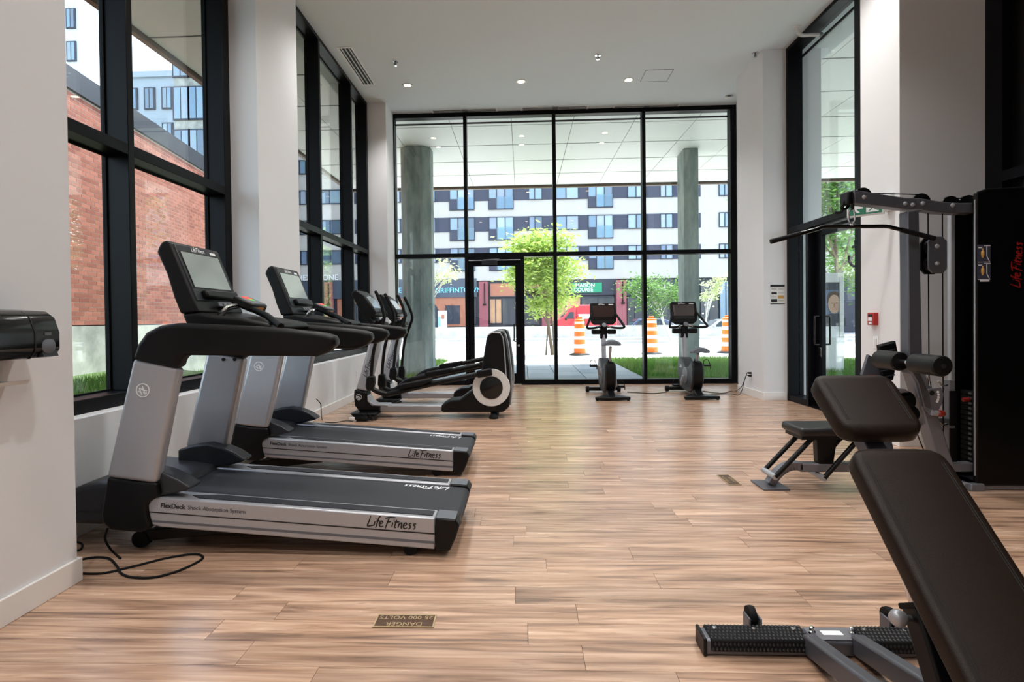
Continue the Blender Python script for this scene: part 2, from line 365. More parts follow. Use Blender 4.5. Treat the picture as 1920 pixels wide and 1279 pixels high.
# outside
concrete('concrete_column', (104, 120, 120), (166, 174, 170), 0.85, 1.8); MATS['concrete_column'].node_tree.nodes['Mapping'].inputs['Scale'].default_value = (1.6, 1.6, 0.5)
concrete('concrete_base', (132, 136, 132), (186, 188, 182), 0.9, 1.3)
concrete('barrier_concrete', (176, 174, 170), (206, 204, 198), 0.9, 2.5)
concrete('pale_pavement', (196, 194, 190), (214, 212, 208), 0.9, 0.8)
concrete('asphalt', (150, 150, 152), (176, 176, 176), 0.9, 0.7)
mat('soffit_white', (236, 238, 238), 0.5, var=0.01, spec=0.35)
mat('fascia_brown', (110, 92, 80), 0.5, 0.2)
varied('paver_grey', [(132, 144, 156), (150, 160, 170), (164, 172, 180)], 0.8, 0.2, 30)
varied('brick_red', [(140, 84, 70), (158, 98, 82), (170, 108, 92), (134, 76, 64)], 0.9, 0.4, 60)
mat('mortar', (196, 186, 176), 0.95, 0, 0.1, 30)
mat('parapet_metal', (52, 54, 60), 0.4, 0.4)
mat('white_brick', (188, 184, 180), 0.85, 0, 0.05, 1.2, 0.3)
mat('blue_black_clad', (58, 62, 80), 0.55, 0, 0.08, 1.0, 0.4, stretch=(1, 1, 12))
mat('window_frame_dark', (44, 50, 66), 0.5, 0.1)
varied('window_blue', [(104, 136, 164), (150, 178, 196), (72, 96, 122), (172, 196, 210)], 0.08, 0, 2, 0.8)
varied('window_curtain', [(150, 168, 190), (190, 200, 212), (120, 140, 170)], 0.4, 0, 3, 0.5)
mat('shop_dark', (44, 48, 62), 0.5, 0, 0.1, 2)
mat('shop_band', (66, 76, 92), 0.5, 0, 0.06, 2)
mat('shop_glass', (62, 66, 74), 0.1, 0, 0.5, 0.9, 0.8)
mat('shop_warm', (196, 150, 110), 0.6, 0, 0.35, 1.3)
varied('pilaster_brick', [(150, 84, 92), (166, 96, 104), (178, 108, 114)], 0.9, 0, 20)
mat('terracotta', (176, 116, 92), 0.9, 0, 0.15, 3)
mat('sign_green', (24, 150, 106), 0.5, var=0.02)
mat('sign_blue', (120, 205, 245), 0.4, emit=(120, 205, 250), estr=0.5)
leafmat('leaf_lime', (150, 186, 70), (206, 226, 130))
leafmat('leaf_green', (84, 126, 60), (128, 166, 88))
leafmat('leaf_pale', (190, 206, 140), (222, 232, 180))
leafmat('grass_blade', (66, 112, 48), (122, 158, 74))
mat('lawn_soil', (70, 92, 46), 0.95, 0, 0.3, 12)
mat('bark', (120, 108, 96), 0.9, 0, 0.25, 20, 0.2, 0.5, 40)
mat('bark_pale', (206, 202, 192), 0.9, 0, 0.1, 20)
mat('barrel_orange', (246, 120, 36), 0.5, 0, 0.05, 10)
mat('barrel_white', (232, 232, 228), 0.4, 0, 0.04, 10)
mat('barrel_base', (60, 62, 66), 0.85, 0, 0.1, 10)
mat('van_red', (206, 56, 66), 0.3, 0.0, 0.04, 2, 0.5, coat=0.6)
mat('car_silver', (184, 192, 200), 0.3, 0.3, 0.03, 2, 0.5, coat=0.6)
mat('car_blue', (66, 82, 112), 0.3, 0.2, 0.03, 2, 0.5, coat=0.6)
mat('car_white', (216, 222, 226), 0.3, 0.1, 0.03, 2, 0.5, coat=0.6)
mat('car_glass', (46, 60, 70), 0.06, 0, 0.2, 1.5, 0.8)
mat('tyre', (22, 22, 24), 0.8)
mat('tower_white', (214, 222, 228), 0.7, 0, 0.04, 0.4)
mat('tower_grey', (158, 172, 184), 0.7, 0, 0.05, 0.5)
mat('tower_dark', (84, 98, 118), 0.6, 0, 0.08, 0.5)
mat('poster_dark', (40, 48, 62), 0.4, 0, 0.2, 4)
mat('poster_skin', (196, 160, 138), 0.5, 0, 0.08, 12)
mat('poster_hair', (92, 72, 56), 0.6, 0, 0.2, 30)
mat('poster_blue', (96, 116, 148), 0.5, 0, 0.3, 8)
# ================================================================== ROOM SHELL
CEIL = 4.92; BACK = 10.18; XL = -2.62; XG = -2.79; XR = 3.72; XRG = 3.86
# floor: dark underlay, every plank near enough to be seen as one object, the rest of the planks joined
floor = struct(MB().box(-2.6, 4.3, -3, BACK+0.05, -0.15, -0.006).build('floor', 'dust_grey'), 'light oak vinyl plank floor across the whole gym', 'floor')
PW, PL = 0.147, 1.22
pm = MB().box(0.0008, PL-0.0008, 0.0007, PW-0.0007, -0.008, 0.0).mesh('plank', False); pm.materials.append(M('oak_plank'))
rest = MB(); row0 = 2.191 - 30*PW; n_pl = 0
rr_ = random.Random(3)
for r in range(86):
    y = row0 + r*PW
    if y > BACK: break
    x = -2.58 - rr_.random()*PL
    while x < 4.25:
        a, b = max(x, -2.58), min(x+PL, 4.25)
        vis = 1.75 < y < 6.9 and b > -2.55 and a < 3.7 and b-a > 0.15
        if vis and n_pl < 300 and b > -0.95*(y+0.3) and a < 0.98*(y+0.3):
            n_pl += 1; o = inst('plank', pm, floor, (a, y, 0), scl=((b-a)/PL, 1, 1))
        elif b-a > 0.02:
            rest.box(a+0.0008, b-0.0008, y+0.0007, y+PW-0.0007, -0.008, 0)
        x += PL
tag(rest.build('planking', 'oak_plank', floor, smooth=False), kind='stuff')

struct(MB().box(-3.0, 4.4, -3.1, BACK+0.25, CEIL, CEIL+0.12).build('ceiling', 'ceiling_paint'), 'flat white painted ceiling high above the gym', 'ceiling')
struct(MB().box(-2.95, 4.4, -3.1, -3.0, 0, CEIL).build('wall_back', 'plaster_white'), 'white wall behind the viewer', 'wall')
# left side
struct(MB().box(-3.0, -2.08, -3.0, 2.50, 0, CEIL).build('wall_left', 'plaster_white'), 'white wall on the near left carrying the black dispenser', 'wall')
struct(MB().box(-2.84, -2.52, 2.50, 9.6, 0, 0.66).build('wall_left_sill', 'plaster_white', bevel=0.004), 'low white wall under the left windows behind the treadmills', 'wall')
struct(MB().box(-2.80, -2.37, 4.98, 5.90, 0, CEIL).build('pillar', 'plaster_white'), 'white pillar between the two tall left windows', 'pillar')
struct(MB().box(-2.80, -2.30, 9.55, BACK+0.2, 0, CEIL).build('pillar', 'plaster_white'), 'white pillar in the far left corner beside the street window', 'pillar')
# right side
struct(MB().box(3.40, 4.2, 8.05, 9.0, 0, CEIL).build('pillar', 'plaster_white'), 'white pillar between street window and right-hand glass door', 'pillar')
struct(MB().box(3.82, 4.2, 9.0, BACK+0.2, 0, CEIL).build('wall_right_corner', 'plaster_white'), 'short white wall in the far right corner', 'wall')
struct(MB().box(3.40, 4.3, 5.20, 5.78, 0, CEIL).build('pillar', 'plaster_white'), 'wide white pillar with exit sign and red fire alarm', 'pillar')
wr = struct(thing('wall_right', None, None), 'black framed dark wall behind the cable machine', 'wall')
MB().box(4.22, 4.3, -3, 5.2, 0, CEIL).build('panel', 'black_panel', wr)
MB().box(4.14, 4.22, 5.02, 5.2, 0, CEIL).build('frame_post', 'black_aluminium', wr)
MB().box(4.14, 4.22, -3, 5.02, 2.33, 2.42).build('frame_rail', 'black_aluminium', wr)
MB().box(4.14, 4.22, -3, 5.02, 4.8, CEIL).build('frame_rail', 'black_aluminium', wr)
for y in (3.6, 2.2, 0.8, -0.6): MB().box(4.14, 4.22, y, y+0.06, 0, CEIL).build('frame_post', 'black_aluminium', wr)
# baseboards
BH = 0.11; BT = 0.015
def bboard(name, label, *boxes):
    m = MB()
    for b in boxes: m.box(*b, 0, BH)
    struct(m.build(name, 'trim_white', bevel=0.003), label, 'baseboard')
bboard('baseboard_left', 'white baseboard at the foot of the near left wall', (-2.08, -2.08+BT, -3, 2.5+BT), (-2.6, -2.08, 2.5, 2.5+BT))
bboard('baseboard_left_sill', 'white baseboard under the left windows', (-2.52, -2.52+BT, 2.52, 4.965), (-2.52, -2.52+BT, 5.915, 9.535))
bboard('baseboard_left_pillar', 'white baseboard around the left pillar', (-2.52, -2.37+BT, 4.98-BT, 4.98), (-2.37, -2.37+BT, 4.98, 5.9), (-2.52, -2.37+BT, 5.9, 5.9+BT))
bboard('baseboard_left_corner', 'white baseboard at the far left corner pillar', (-2.52, -2.30+BT, 9.55-BT, 9.55), (-2.30, -2.30+BT, 9.55, BACK-0.08))
bboard('baseboard_right', 'white baseboard around the pillar with wall outlet', (3.40-BT, 3.40, 8.05-BT, 9.0), (3.40, XR-0.01, 8.05-BT, 8.05))
bboard('baseboard_right_pillar', 'white baseboard around the pillar with the exit sign', (3.40-BT, 3.40, 5.20-BT, 5.78), (3.40, 4.13, 5.20-BT, 5.20))

def barbox(name, parent, *b): return MB().box(*b).build(name, 'black_aluminium', parent, bevel=0.003, seg=1)
def side_window(name, label, y0, y1, mull, ja=0.06, jb=0.11, zs=0.66):
    wd = struct(thing(name, None, None, (XL, y0, zs)), label, 'window')
    barbox('bottom_rail', wd, XG-0.02, XL, y0, y1, zs, zs+0.085)
    barbox('head_rail', wd, XG-0.02, XL, y0, y1, CEIL-0.05, CEIL)
    barbox('jamb', wd, XG-0.02, XL, y0, y0+ja, zs+0.085, CEIL-0.05)
    barbox('jamb', wd, XG-0.02, XL, y1-jb, y1, zs+0.085, CEIL-0.05)
    ys = [y0+ja] + [v for m_ in mull for v in (m_-0.03, m_+0.03)] + [y1-jb]
    for m_ in mull: barbox('mullion', wd, XG-0.02, XL, m_-0.03, m_+0.03, zs+0.085, CEIL-0.05)
    for a, b in zip(ys[::2], ys[1::2]):
        barbox('transom', wd, XG-0.02, XL, a, b, 2.325, 2.40)
        for z0, z1 in ((zs+0.085, 2.325), (2.40, CEIL-0.05)):
            MB().box(XG-0.006, XG+0.006, a, b, z0, z1).build('pane', 'pane', wd, smooth=False)
            g = MB()
            for bb in ((a, a+0.012, z0, z1), (b-0.012, b, z0, z1), (a+0.012, b-0.012, z0, z0+0.012), (a+0.012, b-0.012, z1-0.012, z1)): g.box(XG+0.0065, XG+0.02, *bb)
            g.build('gasket', 'black_rubber', wd, smooth=False)
    return wd
ym = [PX(p, 400, XL).y for p in (249, 603, 661.5)]
side_window('window_1', 'tall black framed window beside the treadmill with brick building outside', 2.50, 4.98, [ym[0]])
side_window('window_2', 'tall black framed left window between the two white pillars', 5.90, 9.55, [ym[1], ym[2]], 0.06, 0.08)
for y, lab in ((5.1-0.0, None),):
    pass
# back window wall with its door
w3 = struct(thing('window_3', None, None, (0.7, BACK, 0)), 'wide black framed street window wall at the end of the gym', 'window')
BX0, BX1 = -2.30, 3.80; YI, YO = BACK-0.09, BACK+0.07; mx_ = [-1.0, 0.6, 2.19]
barbox('head_rail', w3, BX0, BX1, YI, YO, 4.84, CEIL)
barbox('jamb', w3, BX0, BX0+0.02, YI, YO, 0, 4.84); barbox('jamb', w3, BX1-0.10, BX1, YI, YO, 0, 4.84)
for i, m_ in enumerate(mx_): barbox('mullion', w3, m_-0.03, m_+0.03, YI, YO, 0 if i else 0, 4.84)
edges = [BX0+0.02] + [v for m_ in mx_ for v in (m_-0.03, m_+0.03)] + [BX1-0.10]
DX0, DX1, DTOP = -0.97, -0.02, 2.30
barbox('mullion', w3, DX1, DX1+0.06, YI, YO, 0, 2.31)
for i, (a, b) in enumerate(zip(edges[::2], edges[1::2])):
    barbox('transom', w3, a, b, YI, YO, 2.31, 2.385)
    lows = [(a, b)] if i != 1 else [(DX1+0.06, b)]
    MB().box(a, b, BACK-0.006, BACK+0.006, 2.385, 4.84).build('pane', 'pane', w3, smooth=False)
    barbox('stop_bead', w3, a, b, BACK+0.008, BACK+0.03, 4.74, 4.77)
    for a2, b2 in lows:
        barbox('bottom_rail', w3, a2, b2, YI, YO, 0, 0.085)
        MB().box(a2, b2, BACK-0.006, BACK+0.006, 0.085, 2.31).build('pane', 'pane', w3, smooth=False)
def glass_door(name, label, loc, build):
    d = struct(thing(name, None, None, loc), label, 'door'); build(d); return d
def door1(d):
    for nm, b in (('stile', (DX0, DX0+0.10, 0.01, 2.25)), ('stile', (DX1-0.10, DX1, 0.01, 2.25)), ('top_rail', (DX0+0.10, DX1-0.10, 2.15, 2.25)), ('bottom_rail', (DX0+0.10, DX1-0.10, 0.01, 0.20))):
        MB().box(b[0], b[1], BACK-0.05, BACK, b[2], b[3]).build(nm, 'black_aluminium', d, bevel=0.003, seg=1)
    MB().box(DX0+0.10, DX1-0.10, BACK-0.03, BACK-0.018, 0.20, 2.15).build('pane', 'pane', d, smooth=False)
    hx = DX1-0.13
    MB().tube(smooth_path([(DX1-0.06, BACK-0.05, 1.09), (DX1-0.06, BACK-0.11, 1.09), (hx, BACK-0.12, 1.09), (hx, BACK-0.12, 1.02), (hx, BACK-0.12, 0.86), (hx, BACK-0.12, 0.79), (DX1-0.06, BACK-0.11, 0.79), (DX1-0.06, BACK-0.05, 0.79)], 4), 0.012, 10).build('handle', 'black_gloss', d)
    MB().cyl((DX1-0.05, BACK-0.062, 0.71), (DX1-0.05, BACK-0.049, 0.71), 0.022).build('lock_cylinder', 'chrome', d)
    MB().box(-0.72, -0.44, BACK-0.12, BACK-0.05, 2.17, 2.25).build('door_closer', 'dark_grey_plastic', d, bevel=0.006)
    MB().beam((-0.68, BACK-0.09, 2.262), (-0.40, BACK-0.2, 2.262), 0.03, 0.012).build('closer_arm', 'steel_frame', d)
glass_door('door_1', 'black framed glass exit door in the street window wall', (-0.5, BACK, 0), door1)
MB_head = barbox('door_head', w3, DX0, DX1, YI, YO, 2.262, 2.31)

# right glazing with door
w4 = struct(thing('window_4', None, None, (XR, 7.2, 0)), 'tall black framed glazing around the right-hand glass door', 'window')
Y0, Y1, YA, YB = 6.24, 8.05, 7.47, 6.44
barbox('jamb', w4, XR, XRG+0.06, Y0, YB, 0, CEIL); barbox('jamb', w4, XR, XRG+0.06, Y1-0.06, Y1, 0, CEIL)
barbox('mullion', w4, XR, XRG+0.06, YA, YA+0.06, 0, 2.33)
barbox('transom', w4, XR, XRG+0.06, YB, Y1-0.06, 2.33, 2.41)
barbox('head_rail', w4, XR, XRG+0.06, YB, Y1-0.06, CEIL-0.05, CEIL)
barbox('stop_bead', w4, XRG-0.03, XRG-0.007, YB, Y1-0.06, 4.70, 4.73)
barbox('bottom_rail', w4, XR, XRG+0.06, YA+0.06, Y1-0.06, 0, 0.085)
MB().box(XRG-0.006, XRG+0.006, YB, Y1-0.06, 2.41, CEIL-0.05).build('pane', 'pane', w4, smooth=False)
MB().box(XRG-0.006, XRG+0.006, YA+0.06, Y1-0.06, 0.085, 2.33).build('pane', 'pane', w4, smooth=False)
barbox('threshold', w4, XR, XRG+0.06, YB, YA, 0, 0.012)
def door2(d):
    xa, xb = XRG-0.045, XRG+0.005
    for nm, b in (('stile', (YA-0.16, YA-0.005, 0.02, 2.31)), ('stile', (YB+0.005, YB+0.09, 0.02, 2.31)), ('top_rail', (YB+0.09, YA-0.16, 2.21, 2.31)), ('bottom_rail', (YB+0.09, YA-0.16, 0.02, 0.2))):
        MB().box(xa, xb, b[0], b[1], b[2], b[3]).build(nm, 'black_aluminium', d, bevel=0.003, seg=1)
    MB().box(XRG-0.026, XRG-0.014, YB+0.09, YA-0.16, 0.2, 2.21).build('pane', 'pane', d, smooth=False)
    for sx in (-1, 1):
        x0 = xa if sx < 0 else xb; x1 = x0 + sx*0.07
        MB().tube(smooth_path([(x0, YA-0.12, 1.18), (x1-sx*0.01, YA-0.12, 1.18), (x1, YA-0.12, 1.16), (x1, YA-0.12, 1.0), (x1, YA-0.12, 0.84), (x1-sx*0.01, YA-0.12, 0.82), (x0, YA-0.12, 0.82)], 4), 0.012, 10).build('handle', 'black_gloss', d)
    MB().box(xa-0.006, xa, YA-0.145, YA-0.07, 0.66, 0.78).build('lock_plate', 'chrome', d, bevel=0.002)
    # round-and-bar decal on the glass
    c = (XRG-0.028, YB+0.19, 1.87)
    g = MB(); n = 28
    pts = [(c[0], c[1]+0.115*math.cos(a), c[2]+0.115*math.sin(a)) for a in [math.radians(70+i*(300/n)) for i in range(n+1)]]
    g.tube(pts, 0.016, 6); g.beam((c[0], c[1]-0.02, 2.05), (c[0], c[1]-0.03, 1.92), 0.02, 0.03, (1, 0, 0))
    g.build('glass_decal', 'dark_grey_plastic', d)
    MB().box(xa-0.05, xa, YB+0.1, YB+0.42, 2.19, 2.26).build('door_closer', 'grey_plastic', d, bevel=0.005)
glass_door('door_2', 'black framed glass door in the right-hand glazing', (XRG, 7.0, 0), door2)

# ================================================================== CEILING FITTINGS
GL = 'recessed ceiling downlights'
def downlight(x, y, label):
    t = thing('downlight', label, 'ceiling light', (x, y, CEIL), GL)
    MB().lathe_closed([(0.055, -0.004), (0.085, -0.006), (0.085, 0.0), (0.055, 0.0)], (x, y, CEIL), (0, 0, 1), 28).build('trim_ring', 'white_metal', t)
    MB().lathe([(0.055, -0.001), (0.03, -0.0025), (0.002, -0.003)], (x, y, CEIL), (0, 0, 1), 24).build('lens', 'lens_glow', t)
    ld = bpy.data.lights.new('downlight_beam', 'SPOT'); lo = bpy.data.objects.new('downlight_beam', ld); COL.objects.link(lo); lo.parent = t
    lo.location = (0, 0, -0.03); ld.energy = DOWNLIGHT_W; ld.spot_size = math.radians(120); ld.spot_blend = 0.8; ld.shadow_soft_size = 0.06; ld.color = (1, 0.965, 0.925)
    return t
for (px, py), lb in zip(((764, 160), (977, 153), (1178.5, 150)), ('glowing downlight over the ellipticals, nearest the left windows', 'glowing downlight in the middle of the visible row of three', 'glowing downlight beside the square ceiling hatch')):
    p = PG(px, py, CEIL); downlight(p.x, p.y, lb)
downlight(2.65, 5.45, 'ceiling downlight out of view, beside the wide pillar with exit sign')
k = 0
for y in (6.25, 3.75, 1.25, -1.25):
    for x in (-1.55, 0.2, 1.95):
        k += 1; downlight(x, y, 'ceiling downlight out of view, ' + {6.25: 'above the ellipticals', 3.75: 'above the treadmills', 1.25: 'above the viewer', -1.25: 'behind the viewer'}[y] + {-1.55: ', closest to the left wall', 0.2: ', left of the middle', 1.95: ', right of the middle', 3.55: ', closest to the right wall'}[x])
def sprinkler(px, py, label):
    p = PG(px, py-1.5, CEIL); t = thing('ceiling_sprinkler', label, 'sprinkler', p, 'ceiling sprinkler heads')
    MB().lathe([(0.045, 0.0), (0.042, -0.008), (0.014, -0.012)], p, n=24).build('escutcheon', 'chrome', t)
    m = MB().cyl(p+Vector((0,0,-0.01)), p+Vector((0,0,-0.05)), 0.009)
    for s in (-1, 1): m.tube([p+Vector((0.006*s,0,-0.02)), p+Vector((0.02*s,0,-0.035)), p+Vector((0.004*s,0,-0.058))], 0.004, 6)
    m.build('body', 'steel_frame', t); MB().cyl(p+Vector((0,0,-0.058)), p+Vector((0,0,-0.062)), 0.024).build('deflector', 'chrome', t)
sprinkler(741, 117, 'chrome sprinkler head near the long left ceiling diffuser')
sprinkler(1121, 105, 'chrome sprinkler head in the middle of the ceiling')
sprinkler(1416, 101, 'dark sprinkler head in front of the right-hand pillar')
def slot_vent(pa, pb, wid, label):
    pa, pb = PG(*pa, CEIL), PG(*pb, CEIL); c = (pa+pb)/2
    t = thing('slot_diffuser', label, 'air vent', c, 'linear slot ceiling diffusers')
    alongy = abs(pb.y-pa.y) > abs(pb.x-pa.x); L = ((pb-pa).length)/2
    def bx(u0, u1, v0, v1, z0, z1):
        return (c.x+v0, c.x+v1, c.y+u0, c.y+u1, CEIL+z0, CEIL+z1) if alongy else (c.x+u0, c.x+u1, c.y+v0, c.y+v1, CEIL+z0, CEIL+z1)
    hw = wid/2
    fr = MB()
    for b in ((-L-0.03, -L, -hw-0.03, hw+0.03), (L, L+0.03, -hw-0.03, hw+0.03), (-L, L, -hw-0.03, -hw), (-L, L, hw, hw+0.03)): fr.box(*bx(*b, -0.006, 0))
    fr.build('frame', 'white_print', t, bevel=0.001, seg=1)
    MB().box(*bx(-L, L, -hw, hw, -0.003, 0)).build('slot_backing', 'slot_black', t)
    n = 3; pitch = wid/n
    for i in range(n):
        v = -hw + pitch*(i+0.5); MB().box(*bx(-L, L, v-pitch*0.17, v+pitch*0.17, -0.006, -0.003)).build('slat', 'diffuser_white', t)
    if not alongy: MB().box(*bx(-0.04, 0.06, -hw, hw, -0.0065, -0.004)).build('damper', 'grey_plastic', t)
slot_vent((648, 90), (690, 158), 0.16, 'long slot diffuser running along the left windows')
slot_vent((812, 209), (930, 206), 0.16, 'slot diffuser above the street window, nearest the left windows')
slot_vent((980, 204), (1100, 201), 0.16, 'slot diffuser above the middle of the street window')
slot_vent((1152, 202), (1270, 199), 0.16, 'slot diffuser above the street window, nearest the right pillar')
p = PG(1231, 142, CEIL); t = thing('access_hatch', 'square flush access hatch in the ceiling', 'hatch', p)
MB().box(p.x-0.2, p.x+0.2, p.y-0.2, p.y+0.2, CEIL-0.003, CEIL).build('panel', 'ceiling_paint', t)
m = MB()
for b in ((-0.21, 0.21, -0.21, -0.203), (-0.21, 0.21, 0.203, 0.21), (-0.21, -0.203, -0.203, 0.203), (0.203, 0.21, -0.203, 0.203)): m.box(p.x+b[0], p.x+b[1], p.y+b[2], p.y+b[3], CEIL-0.004, CEIL)
m.build('edge_frame', 'grey_plastic', t)
p = PG(1364, 182, CEIL); t = thing('ceiling_camera', 'small white wedge fitting in the far right ceiling corner', 'sensor', p)
MB().prismz([(p.x-0.06, p.y-0.08), (p.x+0.06, p.y-0.10), (p.x+0.06, p.y+0.02), (p.x-0.04, p.y+0.02)], CEIL-0.03, CEIL).build('housing', 'white_metal', t, bevel=0.006)
MB().box(p.x-0.03, p.x+0.03, p.y-0.098, p.y-0.088, CEIL-0.026, CEIL-0.012).build('sensor_window', 'grey_plastic', t)
# white pipe elbow hanging by the right glazing
a = PG(1495, 50, CEIL); t = thing('sprinkler_pipe', 'white elbow pipe with side nozzle by the right-hand glazing', 'pipe', a)
MB().tube(smooth_path([a, a+Vector((0,0,-0.06)), a+Vector((0.05,0,-0.11)), a+Vector((0.16,0,-0.11)), a+Vector((0.28,0,-0.11))], 5), 0.022, 12).build('elbow', 'white_metal', t)
MB().lathe([(0.05, 0), (0.045, -0.01), (0.02, -0.014)], a, n=20).build('ceiling_flange', 'white_metal', t)
e_ = a+Vector((0.28,0,-0.11))
MB().cyl(e_, e_+Vector((0.03,0,0)), 0.028).cyl(e_+Vector((0.03,0,0)), e_+Vector((0.07,0,0)), 0.012).build('nozzle', 'steel_frame', t)
MB().cyl(e_+Vector((0.07,0,0)), e_+Vector((0.075,0,0)), 0.028).build('deflector', 'black_plastic', t)

# ================================================================== WALL FITTINGS
# black dispenser on the near left wall (front towards +x)
WX = -2.08
t = thing('towel_dispenser', 'black rounded dispenser on the near left wall', 'dispenser', (WX, 2.05, 1.07))
yf = 2.21; y0 = 1.86
prof = [(0, 0.0), (0.17, 0.0), (0.195, 0.03), (0.195, 0.10), (0.175, 0.16), (0.14, 0.185), (0, 0.195)]
MB().prism([(WX+x, 1.065+z) for x, z in prof], y0, yf).build('housing', 'black_gloss', t, bevel=0.012, seg=3)
MB().prism([(WX+x*1.012, 1.064+z) for x, z in prof], 2.085, 2.089).build('cover_seam', 'slot_black', t)
MB().lathe([(0.035, 0), (0.03, 0.004), (0.001, 0.006)], (WX+0.193, 2.15, 1.115), (1, 0, 0.1), 24).build('sensor_lens', 'grey_plastic', t)
MB().box(WX+0.19, WX+0.198, 2.13, 2.16, 1.155, 1.166).build('indicator', 'grey_plastic', t)
for kx, yy in enumerate((2.15,)): MB().prism([(WX+0.15, 1.066), (WX+0.2, 1.07), (WX+0.19, 1.1)], 2.12, 2.19).build('nozzle_lip', 'dark_grey_plastic', t)
t = thing('dispenser_bracket', 'white metal bracket and tray under the black dispenser', 'bracket', (WX, 2.0, 0.97))
MB().box(WX, WX+0.012, 1.82, 2.14, 0.965, 1.064).build('back_plate', 'white_metal', t, bevel=0.002)
MB().prism([(WX+0.012, 0.975), (WX+0.13, 0.972), (WX+0.14, 0.982), (WX+0.133, 0.966), (WX+0.012, 0.966)], 1.82, 2.12).build('tray', 'white_metal', t)
for z in (1.0, 1.035): MB().cyl((WX+0.012, 2.08, z), (WX+0.015, 2.08, z), 0.006).build('screw', 'steel_frame', t)
# exit sign projecting from the wide right pillar
c = PX(1668, 384, 3.40); t = thing('exit_sign', 'green running man exit sign with white arrow on the right pillar', 'sign', c)
cy_, cz = c.y, c.z
MB().box(3.36, 3.40, cy_-0.07, cy_+0.03, cz-0.06, cz+0.1).build('mount', 'white_metal', t, bevel=0.004)
dx = Vector((-0.72, 0.69, 0)).normalized(); nn = Vector((-dx.y, dx.x, 0)); 
b0 = Vector((3.34, cy_-0.02, cz)); ln = 0.30; hh = 0.17
def sbox(u0, u1, v0, v1, d0, d1):
    vs = [b0 + dx*u + Vector((0,0,v)) + nn*d for u in (u0, u1) for v in (v0, v1) for d in (d0, d1)]
    return MB().add(vs, [(0,1,3,2),(4,6,7,5),(0,4,5,1),(2,3,7,6),(0,2,6,4),(1,5,7,3)])
sbox(0, ln, -hh/2, hh/2, -0.012, 0.012).build('housing', 'white_metal', t, bevel=0.003)
for sgn, nm in ((1, 'face_panel'), (-1, 'face_panel')):
    sbox(0.015, ln-0.015, -hh/2+0.015, hh/2-0.015, 0.0125*sgn, 0.0145*sgn).build(nm, 'exit_green', t)
    def arr(pts, nmm):
        vs = [b0 + dx*u + Vector((0,0,v)) + nn*(d*sgn) for d in (0.0146, 0.0158) for u, v in pts]; n = len(pts)
        MB().add(vs, [tuple(range(n)), tuple(range(2*n-1, n-1, -1))] + [(i, n+i, n+(i+1) % n, (i+1) % n) for i in range(n)]).build(nmm, 'white_print', t, smooth=False)
    arr([(0.265, 0), (0.215, 0.05), (0.19, 0.05), (0.222, 0.014), (0.165, 0.014), (0.165, -0.014), (0.222, -0.014), (0.19, -0.05), (0.215, -0.05)], 'arrow')
    arr([(0.04, -0.055), (0.14, -0.055), (0.14, 0.055), (0.105, 0.055), (0.105, 0.04), (0.122, 0.02), (0.1, 0.03), (0.085, 0.012), (0.105, 0.005), (0.1, -0.02), (0.125, -0.045), (0.105, -0.04), (0.085, -0.02), (0.07, -0.035), (0.05, -0.035), (0.06, -0.045), (0.04, -0.045)], 'running_figure')
# fire alarm pull, light switch on the same pillar
c = PX(1641, 598, 3.40); t = thing('fire_alarm', 'red fire alarm pull station on the right pillar', 'fire alarm', c)
MB().box(3.355, 3.40, c.y-0.05, c.y+0.05, c.z-0.06, c.z+0.06).build('housing', 'red_enamel', t, bevel=0.004)
MB().box(3.350, 3.355, c.y-0.03, c.y+0.03, c.z-0.02, c.z+0.015).build('handle', 'white_print', t, bevel=0.002)
MB().box(3.352, 3.355, c.y-0.03, c.y+0.03, c.z+0.02, c.z+0.045).build('label_plate', 'slot_black', t)
MB().box(3.352, 3.355, c.y-0.022, c.y+0.022, c.z-0.05, c.z-0.03).build('label_plate', 'white_print', t)
c = PX(1643, 642, 3.40); t = thing('light_switch', 'white light switch plate under the fire alarm', 'switch', c)
MB().box(3.394, 3.40, c.y-0.04, c.y+0.04, c.z-0.06, c.z+0.06).build('cover_plate', 'white_print', t, bevel=0.002)
MB().box(3.388, 3.394, c.y-0.016, c.y+0.016, c.z-0.034, c.z+0.034).build('rocker', 'white_metal', t, bevel=0.002)
# notice on the near face of the far right pillar
y = 8.05; a = PY(1444, 534, y); b = PY(1471, 570, y); t = thing('notice_sheet', 'small printed notice taped to the white pillar by the right door', 'notice', (a.x, y, a.z))
MB().box(a.x, b.x, y-0.004, y, b.z, a.z).build('sheet', 'notice_paper', t)
W_ = b.x-a.x; H_ = a.z-b.z
def npatch(u0, u1, v0, v1, mt, nm): MB().box(a.x+W_*u0, a.x+W_*u1, y-0.0055, y-0.004, b.z+H_*v0, b.z+H_*v1).build(nm, mt, t)
npatch(0, 1, 0.88, 1, 'black_print', 'header_bar'); npatch(0, 1, 0, 0.04, 'black_print', 'footer_bar')
for v in (0.80, 0.76, 0.6, 0.36, 0.2): npatch(0.08, 0.44, v, v+0.015, 'grey_print', 'text_line'); 
for v in (0.80, 0.76, 0.56, 0.16): npatch(0.56, 0.92, v, v+0.015, 'grey_print', 'text_line')
npatch(0.08, 0.46, 0.5, 0.6, 'black_print', 'picture'); npatch(0.52, 0.94, 0.28, 0.44, 'notice_tan', 'picture'); npatch(0.06, 0.48, 0.1, 0.26, 'black_print', 'picture')
